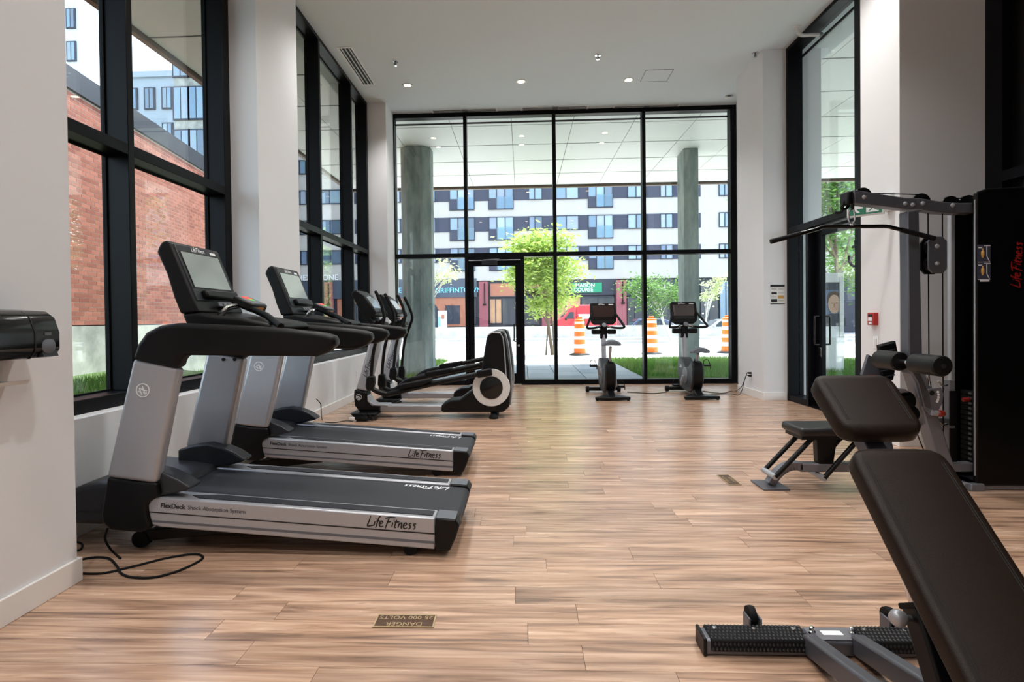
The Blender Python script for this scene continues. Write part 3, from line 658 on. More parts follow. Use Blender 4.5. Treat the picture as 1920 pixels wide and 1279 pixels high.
# wall outlets
def outlet(x, yv, z, label, s=-1):
    t = thing('wall_outlet', label, 'outlet', (x, yv, z))
    MB().box(x, x+s*0.005, yv-0.036, yv+0.036, z-0.058, z+0.058).build('cover_plate', 'white_print', t, bevel=0.002)
    for dz in (-0.02, 0.02):
        r = MB().box(x+s*0.005, x+s*0.007, yv-0.016, yv+0.016, z+dz-0.014, z+dz+0.014).build('socket', 'white_metal', t)
    return t
c = PX(1410, 702, 3.40); outlet(3.40, c.y, c.z, 'white wall outlet with two black plugs on the right pillar')
OUT_R = c.copy()
c = PX(669, 702, -2.52); outlet(-2.52, c.y, c.z, 'white wall outlet on the low wall behind the ellipticals', 1)
OUT_L = c.copy()
# floor plaques
def plaque(cx, cy, sx, sy, rz, lines, label):
    t = thing('floor_plaque', label, 'plaque', (cx, cy, 0), 'brass floor plaques', rz)
    R_ = Matrix.Rotation(rz, 4, 'Z'); T_ = Matrix.Translation((cx, cy, 0)) @ R_
    def bx(u0, u1, v0, v1, z0, z1):
        m = MB().box(u0, u1, v0, v1, z0, z1); m.v = [T_ @ p_ for p_ in m.v]; return m
    bx(-sx/2, sx/2, -sy/2, sy/2, 0.0002, 0.002).build('plate', 'brass', t)
    m = MB(); e = 0.006
    for b in ((-sx/2, sx/2, -sy/2, -sy/2+e), (-sx/2, sx/2, sy/2-e, sy/2), (-sx/2, -sx/2+e, -sy/2+e, sy/2-e), (sx/2-e, sx/2, -sy/2+e, sy/2-e)):
        q = bx(*b, 0.002, 0.0035); m.add(q.v, q.f)
    m.build('raised_border', 'brass_edge', t)
    for s_, size, dy in lines:
        lettering('lettering', s_, 'brass_edge', t, size, T_ @ Vector((0, dy, 0.002)), R_ @ Vector((1,0,0)), R_ @ Vector((0,1,0)), 0.0012, 'CENTER')
q = [PG(*v) for v in ((710, 1151.5), (819.3, 1154.2), (812.1, 1179.8), (697.7, 1176.1))]; c = sum(q, Vector())/4
plaque(c.x, c.y, 0.24, 0.095, PI + math.radians(0.5), (('DANGER', 0.036, 0.012), ('25 000 VOLTS', 0.036, -0.036)), 'brass danger 25 000 volts plaque in the floor before the near treadmill')
q = [PG(*v) for v in ((1344, 891.2), (1365.4, 891.2), (1390.8, 908.8), (1367.1, 909.4))]; c = sum(q, Vector())/4
plaque(c.x, c.y, 0.25, 0.092, PI/2, (('ATTENTION', 0.03, 0.01), ('DANGER', 0.03, -0.032)), 'brass plaque in the floor beside the cable machine foot')
# ================================================================== OUTSIDE
# ground
struct(MB().box(-60, -2.2, 10.27, 16.6, -0.3, -0.02).prism([(-60, -0.3), (-2.84, -0.3), (-2.84, -0.02), (-3.8, 0.0), (-6.6, 0.33), (-60, 0.33)], 1.0, 10.27).build('lawn_left', 'lawn_soil'), 'green lawn beside the building to the left', 'lawn')
struct(MB().box(2.4, 30, 10.27, 16.2, -0.3, -0.02).box(4.3, 30, 8.6, 10.27, -0.3, -0.02).build('lawn_right', 'lawn_soil'), 'green lawn patch outside the right half of the window', 'lawn')
struct(MB().box(3.93, 12, -3, 8.6, -0.3, -0.02).build('path_right', 'pale_pavement'), 'pale concrete path outside the right-hand door', 'path')
struct(MB().box(-60, 60, 14.5, 24.0, -0.3, -0.03).build('sidewalk', 'pale_pavement'), 'bright sunlit sidewalk outside the street window', 'sidewalk')
struct(MB().box(-90, 90, 24.0, 33.0, -0.4, -0.06).build('street', 'asphalt'), 'sunlit street with traffic barrels', 'street')
struct(MB().box(-90, 90, 31.0, 32.0, -0.4, 0.06).build('curb', 'barrier_concrete'), 'raised curb in front of the concrete barrier wall', 'curb')
struct(MB().box(-90, 90, 33.0, 60.0, -0.7, -0.45).build('street_far', 'asphalt'), 'lower street lane behind the concrete barrier wall', 'street')
pw = struct(thing('path', None, None, (0, 12.3, 0)), 'grey paved path leading out from the glass exit door', 'path')
MB().box(-2.2, 2.4, 10.27, 14.5, -0.3, -0.025).build('mortar_bed', 'dust_grey', pw)
pv = MB().box(0.008, 0.567, 0.010, 0.890, -0.03, 0.0).mesh('paver', False); pv.materials.append(M('paver_grey'))
for i in range(8):
    y = 10.28
    off = (i % 2)*0.45
    y -= off
    while y < 14.5:
        a, b = max(y, 10.28), min(y+0.9, 14.5)
        if b-a > 0.05: inst('paver', pv, pw, Vector((-2.2+i*0.575, a, 0))-Vector((0, 12.3, 0)), scl=(1, (b-a)/0.9, 1))
        y += 0.9
# grass blades
SKIP = [(-2.75, -1.95, 12.1, 12.95), (3.3, 4.2, 12.8, 13.6), (5.5, 8.2, 12.0, 12.4)]
def grass(name, label, areas, n, seed, h=(0.05, 0.13)):
    r = random.Random(seed); m = MB(); tot = sum((b-a)*(d-c) for a, b, c, d in areas)
    for a, b, c, d in areas:
        for _ in range(int(n*(b-a)*(d-c)/tot)):
            x, y = r.uniform(a, b), r.uniform(c, d)
            if any(e0 < x < e1 and f0 < y < f1 for e0, e1, f0, f1 in SKIP): continue
            hh = r.uniform(*h); an = r.uniform(0, PI); w_ = 0.008; zg = max(0, min(.33, (-3.8-x)*.118)) if y < 10.27 else 0
            dx_, dy_ = math.cos(an)*w_, math.sin(an)*w_; lx, ly = r.uniform(-.05, .05), r.uniform(-.05, .05)
            m.v += [Vector((x-dx_, y-dy_, zg-0.03)), Vector((x+dx_, y+dy_, zg-0.03)), Vector((x+lx, y+ly, zg+hh))]; k_ = len(m.v); m.f.append((k_-3, k_-2, k_-1))
    o = m.build(name, 'grass_blade', smooth=False, fix=False); tag(o, label, 'grass', None, 'stuff')
grass('grass', 'short green grass outside the right half of the street window', [(2.4, 8.5, 10.3, 16.2)], 34000, 5)
grass('grass', 'short green grass between the left windows and brick building', [(-6.7, -3.05, 3.0, 9.0)], 20000, 6)
grass('grass', 'short green grass around the left concrete column', [(-7.6, -2.2, 10.45, 16.4)], 20000, 7)
# stepping slabs by the brick wall
for k_ in range(5):
    tag(MB().box(-5.6-0.09*k_, -5.05-0.09*k_, 7.6+k_*0.7, 8.15+k_*0.7, .12, 0.21+.011*k_).build('stepping_slab', 'pale_pavement', bevel=0.01), 'pale concrete stepping slab in the grass by the brick building', 'slab', 'stepping slabs by the brick wall')

# canopy soffit of square panels, its fascia and downlights
sof = struct(thing('soffit', None, None, (0, 13, 5.0)), 'white panelled canopy ceiling outside the street window', 'soffit')
SZ = 5.0
MB().box(-4.95, 12.0, 10.4, 16.15, SZ+0.012, SZ+0.3).box(-4.95, -2.96, -3, 10.4, SZ+0.012, SZ+0.3).box(4.32, 12.0, -3, 10.4, SZ+0.012, SZ+0.3).build('soffit_backing', 'grey_plastic', sof)
PXW, PYW = 1.19, 1.25
sp = MB().box(0.007, PXW-0.007, 0.022, PYW-0.022, 0, 0.012).mesh('soffit_panel', False); sp.materials.append(M('soffit_white'))
xs = [-0.17 + PXW*i for i in range(-4, 11)]
for j in range(-11, 5):
    y = 11.07 + (j-0.0)*PYW - PYW + 0.0
    for x in xs:
        a, b = max(x, -4.95), min(x+PXW, 12.0); c, d = y, min(y+PYW, 16.15)
        if d < -3 or d-c < 0.05: continue
        if d <= 10.5:
            if a > -2.96 and b < 4.32: continue
            if a < -2.96 < b: b = -2.96
            elif a < 4.32 < b: a = 4.32
        if d > 10.4 and c < 10.3 and -2.96 < (a+b)/2 < 4.32: c = 10.4
        if b-a < 0.05: continue
        inst('soffit_panel', sp, sof, Vector((a, c, SZ))-Vector((0, 13, 5.0)), scl=((b-a)/PXW, (d-c)/PYW, 1))
MB().box(-5.0, 12.0, 16.15, 16.25, SZ-0.06, SZ+0.55).box(-5.03, -4.95, -3, 16.25, SZ-0.06, SZ+0.55).build('fascia', 'fascia_brown', sof)
struct(MB().box(-5.0, 12.0, -3, 16.2, SZ+0.3, SZ+0.5).build('roof', 'dust_grey'), 'flat roof over the gym and its canopy', 'roof')
for px, py, lb in ((822, 276, 'left of the middle mullion'), (978, 271, 'near the middle mullion'), (1128, 268, 'right of the middle mullion'), (851, 336, 'in the far row beside the left column'), (977, 334, 'in the far row at the middle'), (1102, 331, 'in the far row, right of the middle'), (1236, 328, 'in the far row beside the right column')):
    p = PG(px, py, SZ); t = thing('soffit_light', 'small round canopy light outside, '+lb, 'ceiling light', p, 'canopy downlights outside the window')
    MB().lathe_closed([(0.05, -0.004), (0.075, -0.006), (0.075, 0), (0.05, 0)], p, (0,0,1), 20).build('trim_ring', 'white_metal', t)
    MB().lathe([(0.05, -0.002), (0.002, -0.003)], p, n=18).build('lens', 'lens_far', t)
# concrete columns
def column(pts, label):
    o = MB().prismz(pts, -0.05, SZ).build('concrete_column', 'concrete_column', bevel=0.012, seg=1, loc=(pts[0][0], pts[0][1], 0)); struct(o, label, 'column')
    return o
yc = 12.2
x0, x1 = PY(751, 500, yc).x, PY(808, 500, yc).x
column([(x0, yc+0.15), (x0+0.16, yc), (x1-0.16, yc), (x1, yc+0.15), (x1, yc+0.5), (x1-0.16, yc+0.65), (x0+0.16, yc+0.65), (x0, yc+0.5)], 'octagonal grey concrete column outside, behind the ellipticals')
yc = 12.9
x0, xm, x1 = PY(1267, 500, yc+0.45).x, PY(1283, 500, yc).x, PY(1311, 500, yc).x
column([(xm, yc), (x1, yc), (x1, yc+0.5), (x1-0.1, yc+0.6), (xm+0.02, yc+0.6)], 'grey concrete column outside, behind the right-hand exercise bike')

# barrier wall across the street (slopes down at its right end)
bz = PY(1000, 612.5, 33.0).z
xe = PY(1310, 612, 33).x; xf = PY(1366, 640, 33).x
struct(MB().prism([(-60, -0.1), (-60, bz), (xe, bz), (xf, 0.08), (xf, -0.1)], 33.0, 33.35).build('barrier_wall', 'barrier_concrete'), 'low grey concrete barrier wall along the far side of the street', 'wall')

# construction barrels
def barrel(px, py, label):
    p = PG(px, py); p.z = -0.03
    t = thing('traffic_barrel', label, 'traffic barrel', p, 'striped traffic barrels')
    k = 1.0
    MB().lathe([(0.34, 0), (0.34, 0.03), (0.27, 0.06), (0.22, 0.06)], p, n=12).build('rubber_base', 'barrel_base', t)
    zs = [0.06, 0.23, 0.36, 0.51, 0.62, 0.77, 0.88, 1.02, 1.10, 1.16]
    for i in range(len(zs)-1):
        r0 = 0.205-0.045*(zs[i]/1.16); r1 = 0.205-0.045*(zs[i+1]/1.16)
        MB().lathe([(r0, zs[i]), (r1, zs[i+1])], p, n=20).build('orange_band' if i % 2 == 0 else 'white_band', 'barrel_orange' if i % 2 == 0 else 'barrel_white', t)
    MB().lathe([(0.16, 1.16), (0.13, 1.18), (0.02, 1.185)], p, n=20).build('cap', 'barrel_orange', t)
    MB().box(p.x-0.09, p.x+0.09, p.y-0.015, p.y+0.015, p.z+1.18, p.z+1.25).build('handle', 'barrel_orange', t, bevel=0.02)
barrel(1087, 664, 'orange and white striped barrel behind the left exercise bike')
barrel(1222, 662, 'orange and white striped barrel between the two exercise bikes')
barrel(1364, 660, 'orange and white striped barrel at the right window edge')

# vehicles behind the barrier
def wheels(t, xs_, y, z, r):
    for x in xs_:
        o = MB().lathe([(r*0.5, -0.1), (r, -0.09), (r, 0.09), (r*0.5, 0.1)], (x, y, z), (0, 1, 0), 18).build('wheel', 'tyre', t)
        MB().lathe([(r*0.55, -0.115), (r*0.5, -0.12), (0.02, -0.12)], (x, y, z), (0, 1, 0), 14).build('hub_cap', 'car_silver', o)
def van():
    y = 38.0; gz = -0.45
    def P(px, py): q = PY(px, py, y); return (q.x, q.z)
    x0 = P(1040, 600)[0]; x1 = P(1158, 600)[0]
    t = thing('cargo_van', 'red cargo van parked behind the concrete barrier', 'van', ((x0+x1)/2, y+1, gz))
    roof = P(1100, 571)[1]
    prof = [P(1040, 612), P(1043, 601), P(1056, 594), P(1068, 577), P(1076, 572), (x1-0.5, roof), P(1156, 580), (x1, 0.5), (x1, gz+0.35), (x0, gz+0.35)]
    prof[0] = (x0, P(1040, 612)[1])
    MB().prism(prof, y, y+1.9).build('body', 'van_red', t, bevel=0.08, seg=3)
    MB().prism([P(1058, 598), P(1069, 585), P(1076, 585), P(1076, 598)], y-0.02, y+0.05).build('side_window', 'car_glass', t, bevel=0.02)
    MB().prism([P(1084, 589), P(1106, 589), P(1107, 598), P(1086, 598)], y-0.02, y+0.05).build('side_panel', 'car_white', t, bevel=0.02)
    MB().prism([P(1052, 597), P(1064, 581), P(1068, 579), P(1056, 596)], y+0.1, y+1.8).build('windscreen', 'car_glass', t)
    MB().box(*(P(1080, 604)[0], P(1081, 604)[0]), y-0.01, y+0.01, gz+0.5, roof-0.35).build('door_seam', 'red_print', t)
    MB().box(P(1059, 600)[0], P(1062, 600)[0], y-0.25, y-0.02, P(1060, 601)[1], P(1060, 596)[1]).build('mirror', 'black_plastic', t, bevel=0.03)
    wheels(t, (x0+0.75, x1-0.85), y+0.05, gz+0.36, 0.36)
van()
def car(px0, px1, y, pyroof, mt, label):
    gz = -0.45
    def P(px, py): q = PY(px, py, y); return (q.x, q.z)
    x0 = P(px0, 600)[0]; rz_ = P((px0+px1)/2, pyroof)[1]; L = 4.2; hgt = rz_-gz
    t = thing('parked_car', label, 'car', (x0+L/2, y+0.9, gz), 'cars parked across the street')
    f = lambda u, v: (x0+L*u, gz+hgt*v)
    MB().prism([f(0.01, .18), f(0, .42), f(.04, .54), f(.20, .62), f(.33, .93), f(.45, 1.0), f(.72, 1.0), f(.88, .86), f(.97, .62), f(1, .5), f(1, .2)], y, y+1.7).build('body', mt, t, bevel=0.07, seg=3)
    MB().prism([f(.27, .65), f(.37, .91), f(.55, .94), f(.55, .65)], y-0.02, y+0.04).build('front_side_window', 'car_glass', t, bevel=0.02)
    MB().prism([f(.57, .65), f(.57, .94), f(.74, .93), f(.86, .68)], y-0.02, y+0.04).build('rear_side_window', 'car_glass', t, bevel=0.02)
    MB().prism([f(.215, .66), f(.33, .95), f(.345, .97), f(.235, .655)], y+0.12, y+1.58).build('windscreen', 'car_glass', t)
    MB().box(f(.26, 0)[0], f(.29, 0)[0], y-0.16, y-0.02, f(0, .62)[1], f(0, .7)[1]).build('mirror', mt, t, bevel=0.03)
    MB().box(f(.0, 0)[0]-0.02, f(.05, 0)[0], y+0.05, y+0.4, f(0, .44)[1], f(0, .53)[1]).build('headlight', 'car_white', t, bevel=0.02)
    wheels(t, (f(.18, 0)[0], f(.81, 0)[0]), y+0.04, gz+0.31, 0.31)
car(1306, 1400, 37.6, 598.5, 'car_silver', 'silver hatchback parked beyond the right-hand exercise bike')
car(1159, 1190, 40.5, 597.0, 'car_blue', 'dark blue car behind the barrier, next to the red van')
car(1236, 1262, 45.0, 597.5, 'car_white', 'pale car behind the barrier, between blue and silver cars')

# ------------------------------------------------------------------ building across the street
FY = 52.0
def fp(px, py): q = PY(px, py, FY); return q.x, q.z
FX0, FX1 = -26.5, 34.0
zb = lambda py: PY(1000, py, FY).z
Zstore = zb(525.0); storey = zb(405.5)-zb(463.0); Zrow = [zb(463.0)+storey*i for i in range(6)]
apt = thing('apartment_building', 'pale brick apartment building with dark window bands across the street', 'building', (0, FY, -0.45))
MB().box(FX0, FX1, FY, FY+10, Zstore, Zrow[5]+1.5).build('wall', 'white_brick', apt)
MB().box(FX0, FX1, FY+0.3, FY+10, -0.6, Zstore-0.02).build('ground_floor_wall', 'shop_dark', apt)
def win(x0, x1, z1, hgt, split, y=FY):
    f = MB(); e = 0.07; yo = y-0.12
    for b in ((x0, x0+e, z1-hgt, z1), (x1-e, x1, z1-hgt, z1), (x0+e, x1-e, z1-hgt, z1-hgt+e), (x0+e, x1-e, z1-e, z1)): f.box(b[0], b[1], yo, y, b[2], b[3])
    ms = [x0 + (x1-x0)*s_ for s_ in split]
    for mm in ms: f.box(mm-0.04, mm+0.04, yo, y, z1-hgt+e, z1-e)
    o = f.build('window', 'window_frame_dark', apt, smooth=False)
    ex = [x0+e] + [v for mm in ms for v in (mm-0.04, mm+0.04)] + [x1-e]
    for i, (a, b) in enumerate(zip(ex[::2], ex[1::2])):
        MB().box(a, b, yo+0.05, y-0.01, z1-hgt+e, z1-e).build('pane', rw.choice(('window_blue', 'window_blue', 'window_curtain')), o, smooth=False)
    return o
rw = random.Random(11)
WH = zb(463)-zb(490); BHH = zb(463)-zb(507)
segs = [('W', 556, 577), ('W', 603, 641), ('D', 666, 676), ('B', 676, 716), ('W', 735, 752), ('D', 752, 782), ('W', 783, 818), ('D', 818, 844), ('B', 844, 891), ('D', 891, 917), ('B', 917, 964), ('D', 964, 992), ('W', 992, 1018), ('D', 1018, 1043), ('W', 1043, 1086), ('D', 1086, 1103), ('B', 1103, 1150), ('D', 1150, 1177), ('W', 1177, 1213), ('D', 1213, 1238), ('W', 1238, 1262), ('D', 1262, 1314), ('W', 1348, 1372), ('D', 1372, 1420), ('W', 1420, 1460), ('B', 1480, 1527), ('W', 1560, 1600)]
for r_ in range(5):
    for k_, a, b in segs:
        xa, xb = fp(a, 480)[0], fp(b, 480)[0]; zt = Zrow[r_]
        if k_ == 'D': MB().box(xa, xb, FY-0.06, FY, zt-WH, zt).build('cladding_panel', 'blue_black_clad', apt, smooth=False)
        elif k_ == 'W': win(xa, xb, zt, WH, (0.45,))
        else:
            o = win(xa, xb, zt, BHH, (0.33, 0.66))
            MB().box(xa+0.75, xb-0.05, FY-0.24, FY-0.2, zt-BHH+0.1, zt-WH*0.75).build('balcony_glass', 'clear_rail', o, smooth=False)
            MB().box(xa+0.06, xa+0.7, FY-0.14, FY-0.10, zt-BHH+0.07, zt-WH*0.85).build('lower_panel', 'blue_black_clad', o, smooth=False)
# ground floor shops
def shop(nm, px0, px1, py0, py1, mt, y0=FY+0.05, y1=FY+0.3, par=None):
    a = fp(px0, py0); b = fp(px1, py1); return MB().box(a[0], b[0], y0, y1, b[1], a[1]).build(nm, mt, par or apt, smooth=False)
shop('sign_band', 560, 894, 527, 557, 'shop_band', FY-0.1)
shop('sign_band', 1040, 1157, 525, 553, 'shop_dark', FY-0.1); shop('sign_band', 1172, 1270, 525, 553, 'shop_dark', FY-0.1)
def pilaster(px0, px1, py):
    a = fp(px0, py); b = fp(px1, 618)
    o = MB().box(a[0], b[0], FY-0.6, FY+0.2, b[1]-0.8, a[1]).build('pilaster', 'terracotta', apt); o.data.materials.clear(); o.data.materials.append(M('pilaster_brick'))
    xm_ = (a[0]+b[0])/2+0.1
    MB().box(xm_-0.05, xm_+0.05, FY-0.68, FY-0.6, a[1]-2.0, a[1]-0.15).build('banner_bracket', 'black_plastic', o)
    MB().cyl((xm_-0.15, FY-0.75, a[1]-2.1), (xm_+0.15, FY-0.75, a[1]-2.1), 0.09).build('wall_lamp', 'black_plastic', o)
pilaster(899, 916, 529); pilaster(1154, 1173, 526); pilaster(740, 744, 530); pilaster(1015, 1032, 527); pilaster(612, 626, 530)
shop('brick_storefront', 744, 878, 558, 612, 'terracotta'); shop('brick_storefront', 632, 735, 558, 612, 'terracotta')
a = fp(811, 612); 
m = MB(); cx_, cz_ = fp(806, 590); ra = fp(823, 590)[0]-cx_
pts = [(cx_+ra*math.cos(an), cz_+ra*1.35*math.sin(an)) for an in [PI*i/14 for i in range(15)]]
m.prism([(cx_+ra, -0.5)] + pts + [(cx_-ra, -0.5)], FY-0.02, FY+0.06).build('arched_doorway', 'shop_dark', apt)
for px0, px1, py0, py1, mt in ((835, 862, 573, 607, 'shop_dark'), (880, 893, 560, 607, 'shop_dark'), (919, 940, 560, 607, 'shop_warm'), (942, 966, 560, 608, 'shop_glass'), (968, 1012, 540, 608, 'shop_glass'), (1034, 1088, 556, 610, 'shop_warm'), (1090, 1152, 556, 610, 'shop_glass'), (1176, 1204, 556, 610, 'shop_glass'), (1206, 1236, 556, 610, 'shop_glass'), (1238, 1268, 556, 610, 'shop_glass'), (1314, 1346, 528, 610, 'shop_glass'), (1350, 1372, 526, 608, 'window_blue'), (1374, 1420, 528, 610, 'shop_glass'), (919, 1012, 530, 556, 'terracotta'), (646, 690, 570, 610, 'shop_glass')):
    o = shop('shop_window', px0, px1, py0, py1, mt, FY-0.03, FY+0.06)
    a = fp(px0, py0); b = fp(px1, py1); xm_ = (a[0]+b[0])/2
    MB().box(a[0], b[0], FY-0.07, FY-0.03, b[1], b[1]+0.08).box(a[0], b[0], FY-0.07, FY-0.03, a[1]-0.08, a[1]).box(xm_-0.04, xm_+0.04, FY-0.07, FY-0.03, b[1]+0.08, a[1]-0.08).build('shop_frame', 'window_frame_dark', o, smooth=False)
for px, py in ((1180, 580), (1192, 576), (1205, 581), (1222, 575), (1240, 580), (1322, 572), (1330, 560), (1338, 575), (1318, 588)):
    q = PY(px, py, FY-0.2); MB().lathe([(0.01, -0.05), (0.05, -0.03), (0.06, 0), (0.04, 0.04), (0.01, 0.06)], q, n=12).build('shop_lamp', 'lens_far', apt)
xd, zd = Vector((1, 0, 0)), Vector((0, 0, 1))
def sign(txt, px, py, sz, mt, nm='sign_lettering', y=FY-0.14, sp=1.0, bold=0.0, par=None):
    q = PY(px, py, y); return lettering(nm, txt, mt, par or apt, sz, q, xd, zd, 0.03, 'LEFT', 0, sp, bold)
sign('GRIFFINTOWN', 816, 549, 0.64, 'sign_blue', sp=1.0, bold=0.004)
sign('LE', 740, 549, 0.66, 'sign_blue', bold=0.004)
sign('HEXAGONE', 557, 526, 0.72, 'white_print', y=FY-0.2, bold=0.01)
g = shop('sign_board', 1071, 1128, 531, 548.5, 'sign_green', FY-0.22, FY-0.1)
a = fp(1078, 539)
sign('MAISON', 1079, 538.5, 0.47, 'white_print', y=FY-0.26, bold=0.008, par=g); sign('COURSE', 1075.5, 546.8, 0.47, 'white_print', y=FY-0.26, bold=0.008, par=g)
for i, px in enumerate((1216, 1222.5, 1229, 1234, 1245)):
    a = fp(px, 530 if i in (0, 4) else 534); b = fp(px+1.6, 544); MB().box(a[0], b[0], FY-0.16, FY-0.1, b[1], a[1]).build('sign_stroke', 'white_print', apt)
# notice stand before the brick shop
a = PY(821, 583, 47); b = PY(838, 612, 47); t = thing('notice_stand', 'white notice board standing before the arched doorway across the street', 'notice board', (a.x, 47, -0.45))
MB().box(a.x, b.x, 47, 47.08, b.z-0.7, a.z).build('panel', 'white_print', t, bevel=0.02)
MB().box(a.x+0.02, a.x+0.22, 46.97, 47.0, b.z, a.z-0.5).build('blue_strip', 'sign_blue', t); MB().box(a.x+0.3, a.x+0.55, 46.97, 47.0, a.z-0.7, a.z-0.3).build('picture', 'terracotta', t)

# ------------------------------------------------------------------ trees
def tree(name, label, base, h, crown_c, crown_r, mt, n, seed, trunk_r=0.05, leaf=0.09, bark='bark', nb=9, clumps=16, lean=(0, 0), stakes=False):
    r = random.Random(seed); base = Vector(base); t = thing(name, label, 'tree', base)
    cc = Vector(crown_c)
    tp = smooth_path([base, base+(cc-base)*0.35+Vector((lean[0]*0.3, 0, 0)), base+(cc-base)*0.7+Vector((lean[0], lean[1], 0)), cc], 4)
    MB().tube(tp, [trunk_r*(1-0.7*i/(len(tp)-1)) for i in range(len(tp))], 8).build('trunk', bark, t)
    cl = []
    for i in range(clumps):
        while True:
            v = Vector((r.uniform(-1, 1), r.uniform(-1, 1), r.uniform(-1, 1)))
            if 0.25 < v.length < 1: break
        cl.append(cc + Vector((v.x*crown_r[0], v.y*crown_r[1], v.z*crown_r[2])))
    for i in range(nb):
        s_ = tp[int(len(tp)*(0.45+0.5*i/nb))-1]; e = cl[i % len(cl)]
        MB().tube(smooth_path([s_, s_.lerp(e, 0.5)+Vector((0, 0, 0.06)), e], 3), [trunk_r*0.4]*4+[trunk_r*0.2]*3 if False else trunk_r*0.28, 5).build('branch', bark, t)
    m = MB(); rc = sum(crown_r)/3*0.42
    for i in range(n):
        c_ = cl[r.randrange(len(cl))]
        v = Vector((r.gauss(0, 1), r.gauss(0, 1), r.gauss(0, 0.7)))*rc*0.55
        p_ = c_+v; d1 = Vector((r.uniform(-1, 1), r.uniform(-1, 1), r.uniform(-.6, .3))).normalized(); d2 = d1.cross(Vector((r.uniform(-1, 1), r.uniform(-1, 1), 1))).normalized()
        s_ = leaf*r.uniform(0.6, 1.3)
        k_ = len(m.v); m.v += [p_-d1*s_, p_+d2*s_*0.42, p_+d1*s_, p_-d2*s_*0.42]; m.f.append((k_, k_+1, k_+2, k_+3))
    m.build('foliage', mt, t, smooth=False, fix=False)
    if stakes:
        for dx_, dy_ in ((-0.22, 0), (0.05, 0.1)): MB().cyl(base+Vector((dx_, dy_, 0)), base+Vector((dx_*0.6, dy_, 1.15)), 0.025, n=6).build('stake', 'bark', t)
    return t
b = PG(1036, 664); c = PY(1014, 508, b.y)
tree('young_tree', 'bright lime green street tree seen through the glass door', (b.x, b.y, -0.05), 4, c, (1.22, 1.2, 1.22), 'leaf_lime', 9000, 3, 0.06, 0.085, clumps=40, nb=14, stakes=True)
b = PG(790, 668); c = PY(820, 506, b.y)
tree('young_tree', 'pale thin tree partly behind the left concrete column', (b.x-0.2, b.y, -0.05), 4, c, (0.75, 0.7, 0.45), 'leaf_pale', 220, 4, 0.05, 0.08, 'bark_pale', clumps=9, nb=9)
c = PY(1222, 552, 29.0)
tree('street_tree', 'airy green tree behind the right-hand exercise bike', (PY(1258, 600, 29).x, 29.0, -0.06), 4, c, (1.45, 1.2, 1.15), 'leaf_green', 2600, 5, 0.07, 0.1, 'bark_pale', clumps=22, nb=10)
c = PY(1330, 545, 36.0)
tree('street_tree', 'small pale tree partly hidden by the right concrete column', (c.x-0.4, 36.0, -0.45), 4, c, (0.9, 0.9, 1.1), 'leaf_pale', 700, 6, 0.06, 0.1, 'bark_pale', clumps=10, nb=7)
c = PX(1562, 385, 12.0)
tree('street_tree', 'tall leafy tree seen through the right-hand glass door', (c.x+0.3, c.y, 0), 7, c, (2.6, 2.0, 2.0), 'leaf_green', 6000, 8, 0.12, 0.13, clumps=36, nb=14)
tree('street_tree', 'broad tree beyond the bus shelter on the right', (17.5, 29.0, 0), 6, Vector((17.2, 29.0, 4.2)), (2.2, 2.0, 1.8), 'leaf_green', 3500, 9, 0.12, 0.13, clumps=26, nb=10)
# shelter with an advertising panel, seen through the right door
yb = 12.1; a = PY(1545, 512, yb); b = PY(1583, 690, yb)
t = thing('advertising_panel', 'white framed street advertising panel with a portrait poster', 'advertising panel', ((a.x+b.x)/2, yb, 0))
x0, x1, zt = a.x-0.45, b.x, a.z
MB().box(x0, x1, yb, yb+0.18, 0.0, 0.62).build('base_box', 'white_metal', t, bevel=0.01)
fm = MB()
for bb in ((x0, x0+0.09, 0.62, zt), (x1-0.09, x1, 0.62, zt), (x0+0.09, x1-0.09, zt-0.2, zt), (x0+0.09, x1-0.09, 0.62, 0.72)): fm.box(bb[0], bb[1], yb, yb+0.18, bb[2], bb[3])
fm.build('frame', 'white_metal', t, bevel=0.008)
po = MB().box(x0+0.09, x1-0.09, yb+0.03, yb+0.15, 0.72, zt-0.2).build('poster', 'poster_blue', t)
px_ = (PY(1568, 590, yb)).x
def disc(nm, mt, c_, rx, rz_, d, par): 
    pts = [(c_[0]+rx*math.cos(2*PI*i/24), c_[1]+rz_*math.sin(2*PI*i/24)) for i in range(24)]
    MB().prism(pts, yb+0.03-d, yb+0.031).build(nm, mt, par)
MB().box(x0+0.09, x1-0.09, yb+0.024, yb+0.03, zt-0.36, zt-0.2).build('dark_header', 'poster_dark', po)
MB().prism([(px_-0.30, 0.95), (px_+0.22, 0.95), (px_+0.2, 1.12), (px_+0.08, 1.22), (px_-0.14, 1.22), (px_-0.28, 1.12)], yb+0.022, yb+0.03).build('jacket', 'poster_dark', po)
disc('portrait_hair', 'poster_hair', (px_-0.03, 1.53), 0.145, 0.16, 0.008, po); disc('portrait_face', 'poster_skin', (px_-0.03, 1.42), 0.125, 0.20, 0.011, po)
for sx in (-1, 1): MB().box(px_-0.03+sx*0.05-0.022, px_-0.03+sx*0.05+0.022, yb+0.016, yb+0.019, 1.435, 1.45).build('portrait_eye', 'poster_hair', po)
MB().box(px_-0.075, px_+0.015, yb+0.016, yb+0.019, 1.31, 1.322).build('portrait_mouth', 'red_print', po); MB().box(px_-0.04, px_-0.02, yb+0.016, yb+0.019, 1.36, 1.43).build('portrait_nose', 'terracotta', po)
MB().box(x0+0.09, x1-0.09, yb+0.024, yb+0.03, 0.72, 0.95).build('white_footer', 'white_print', po)

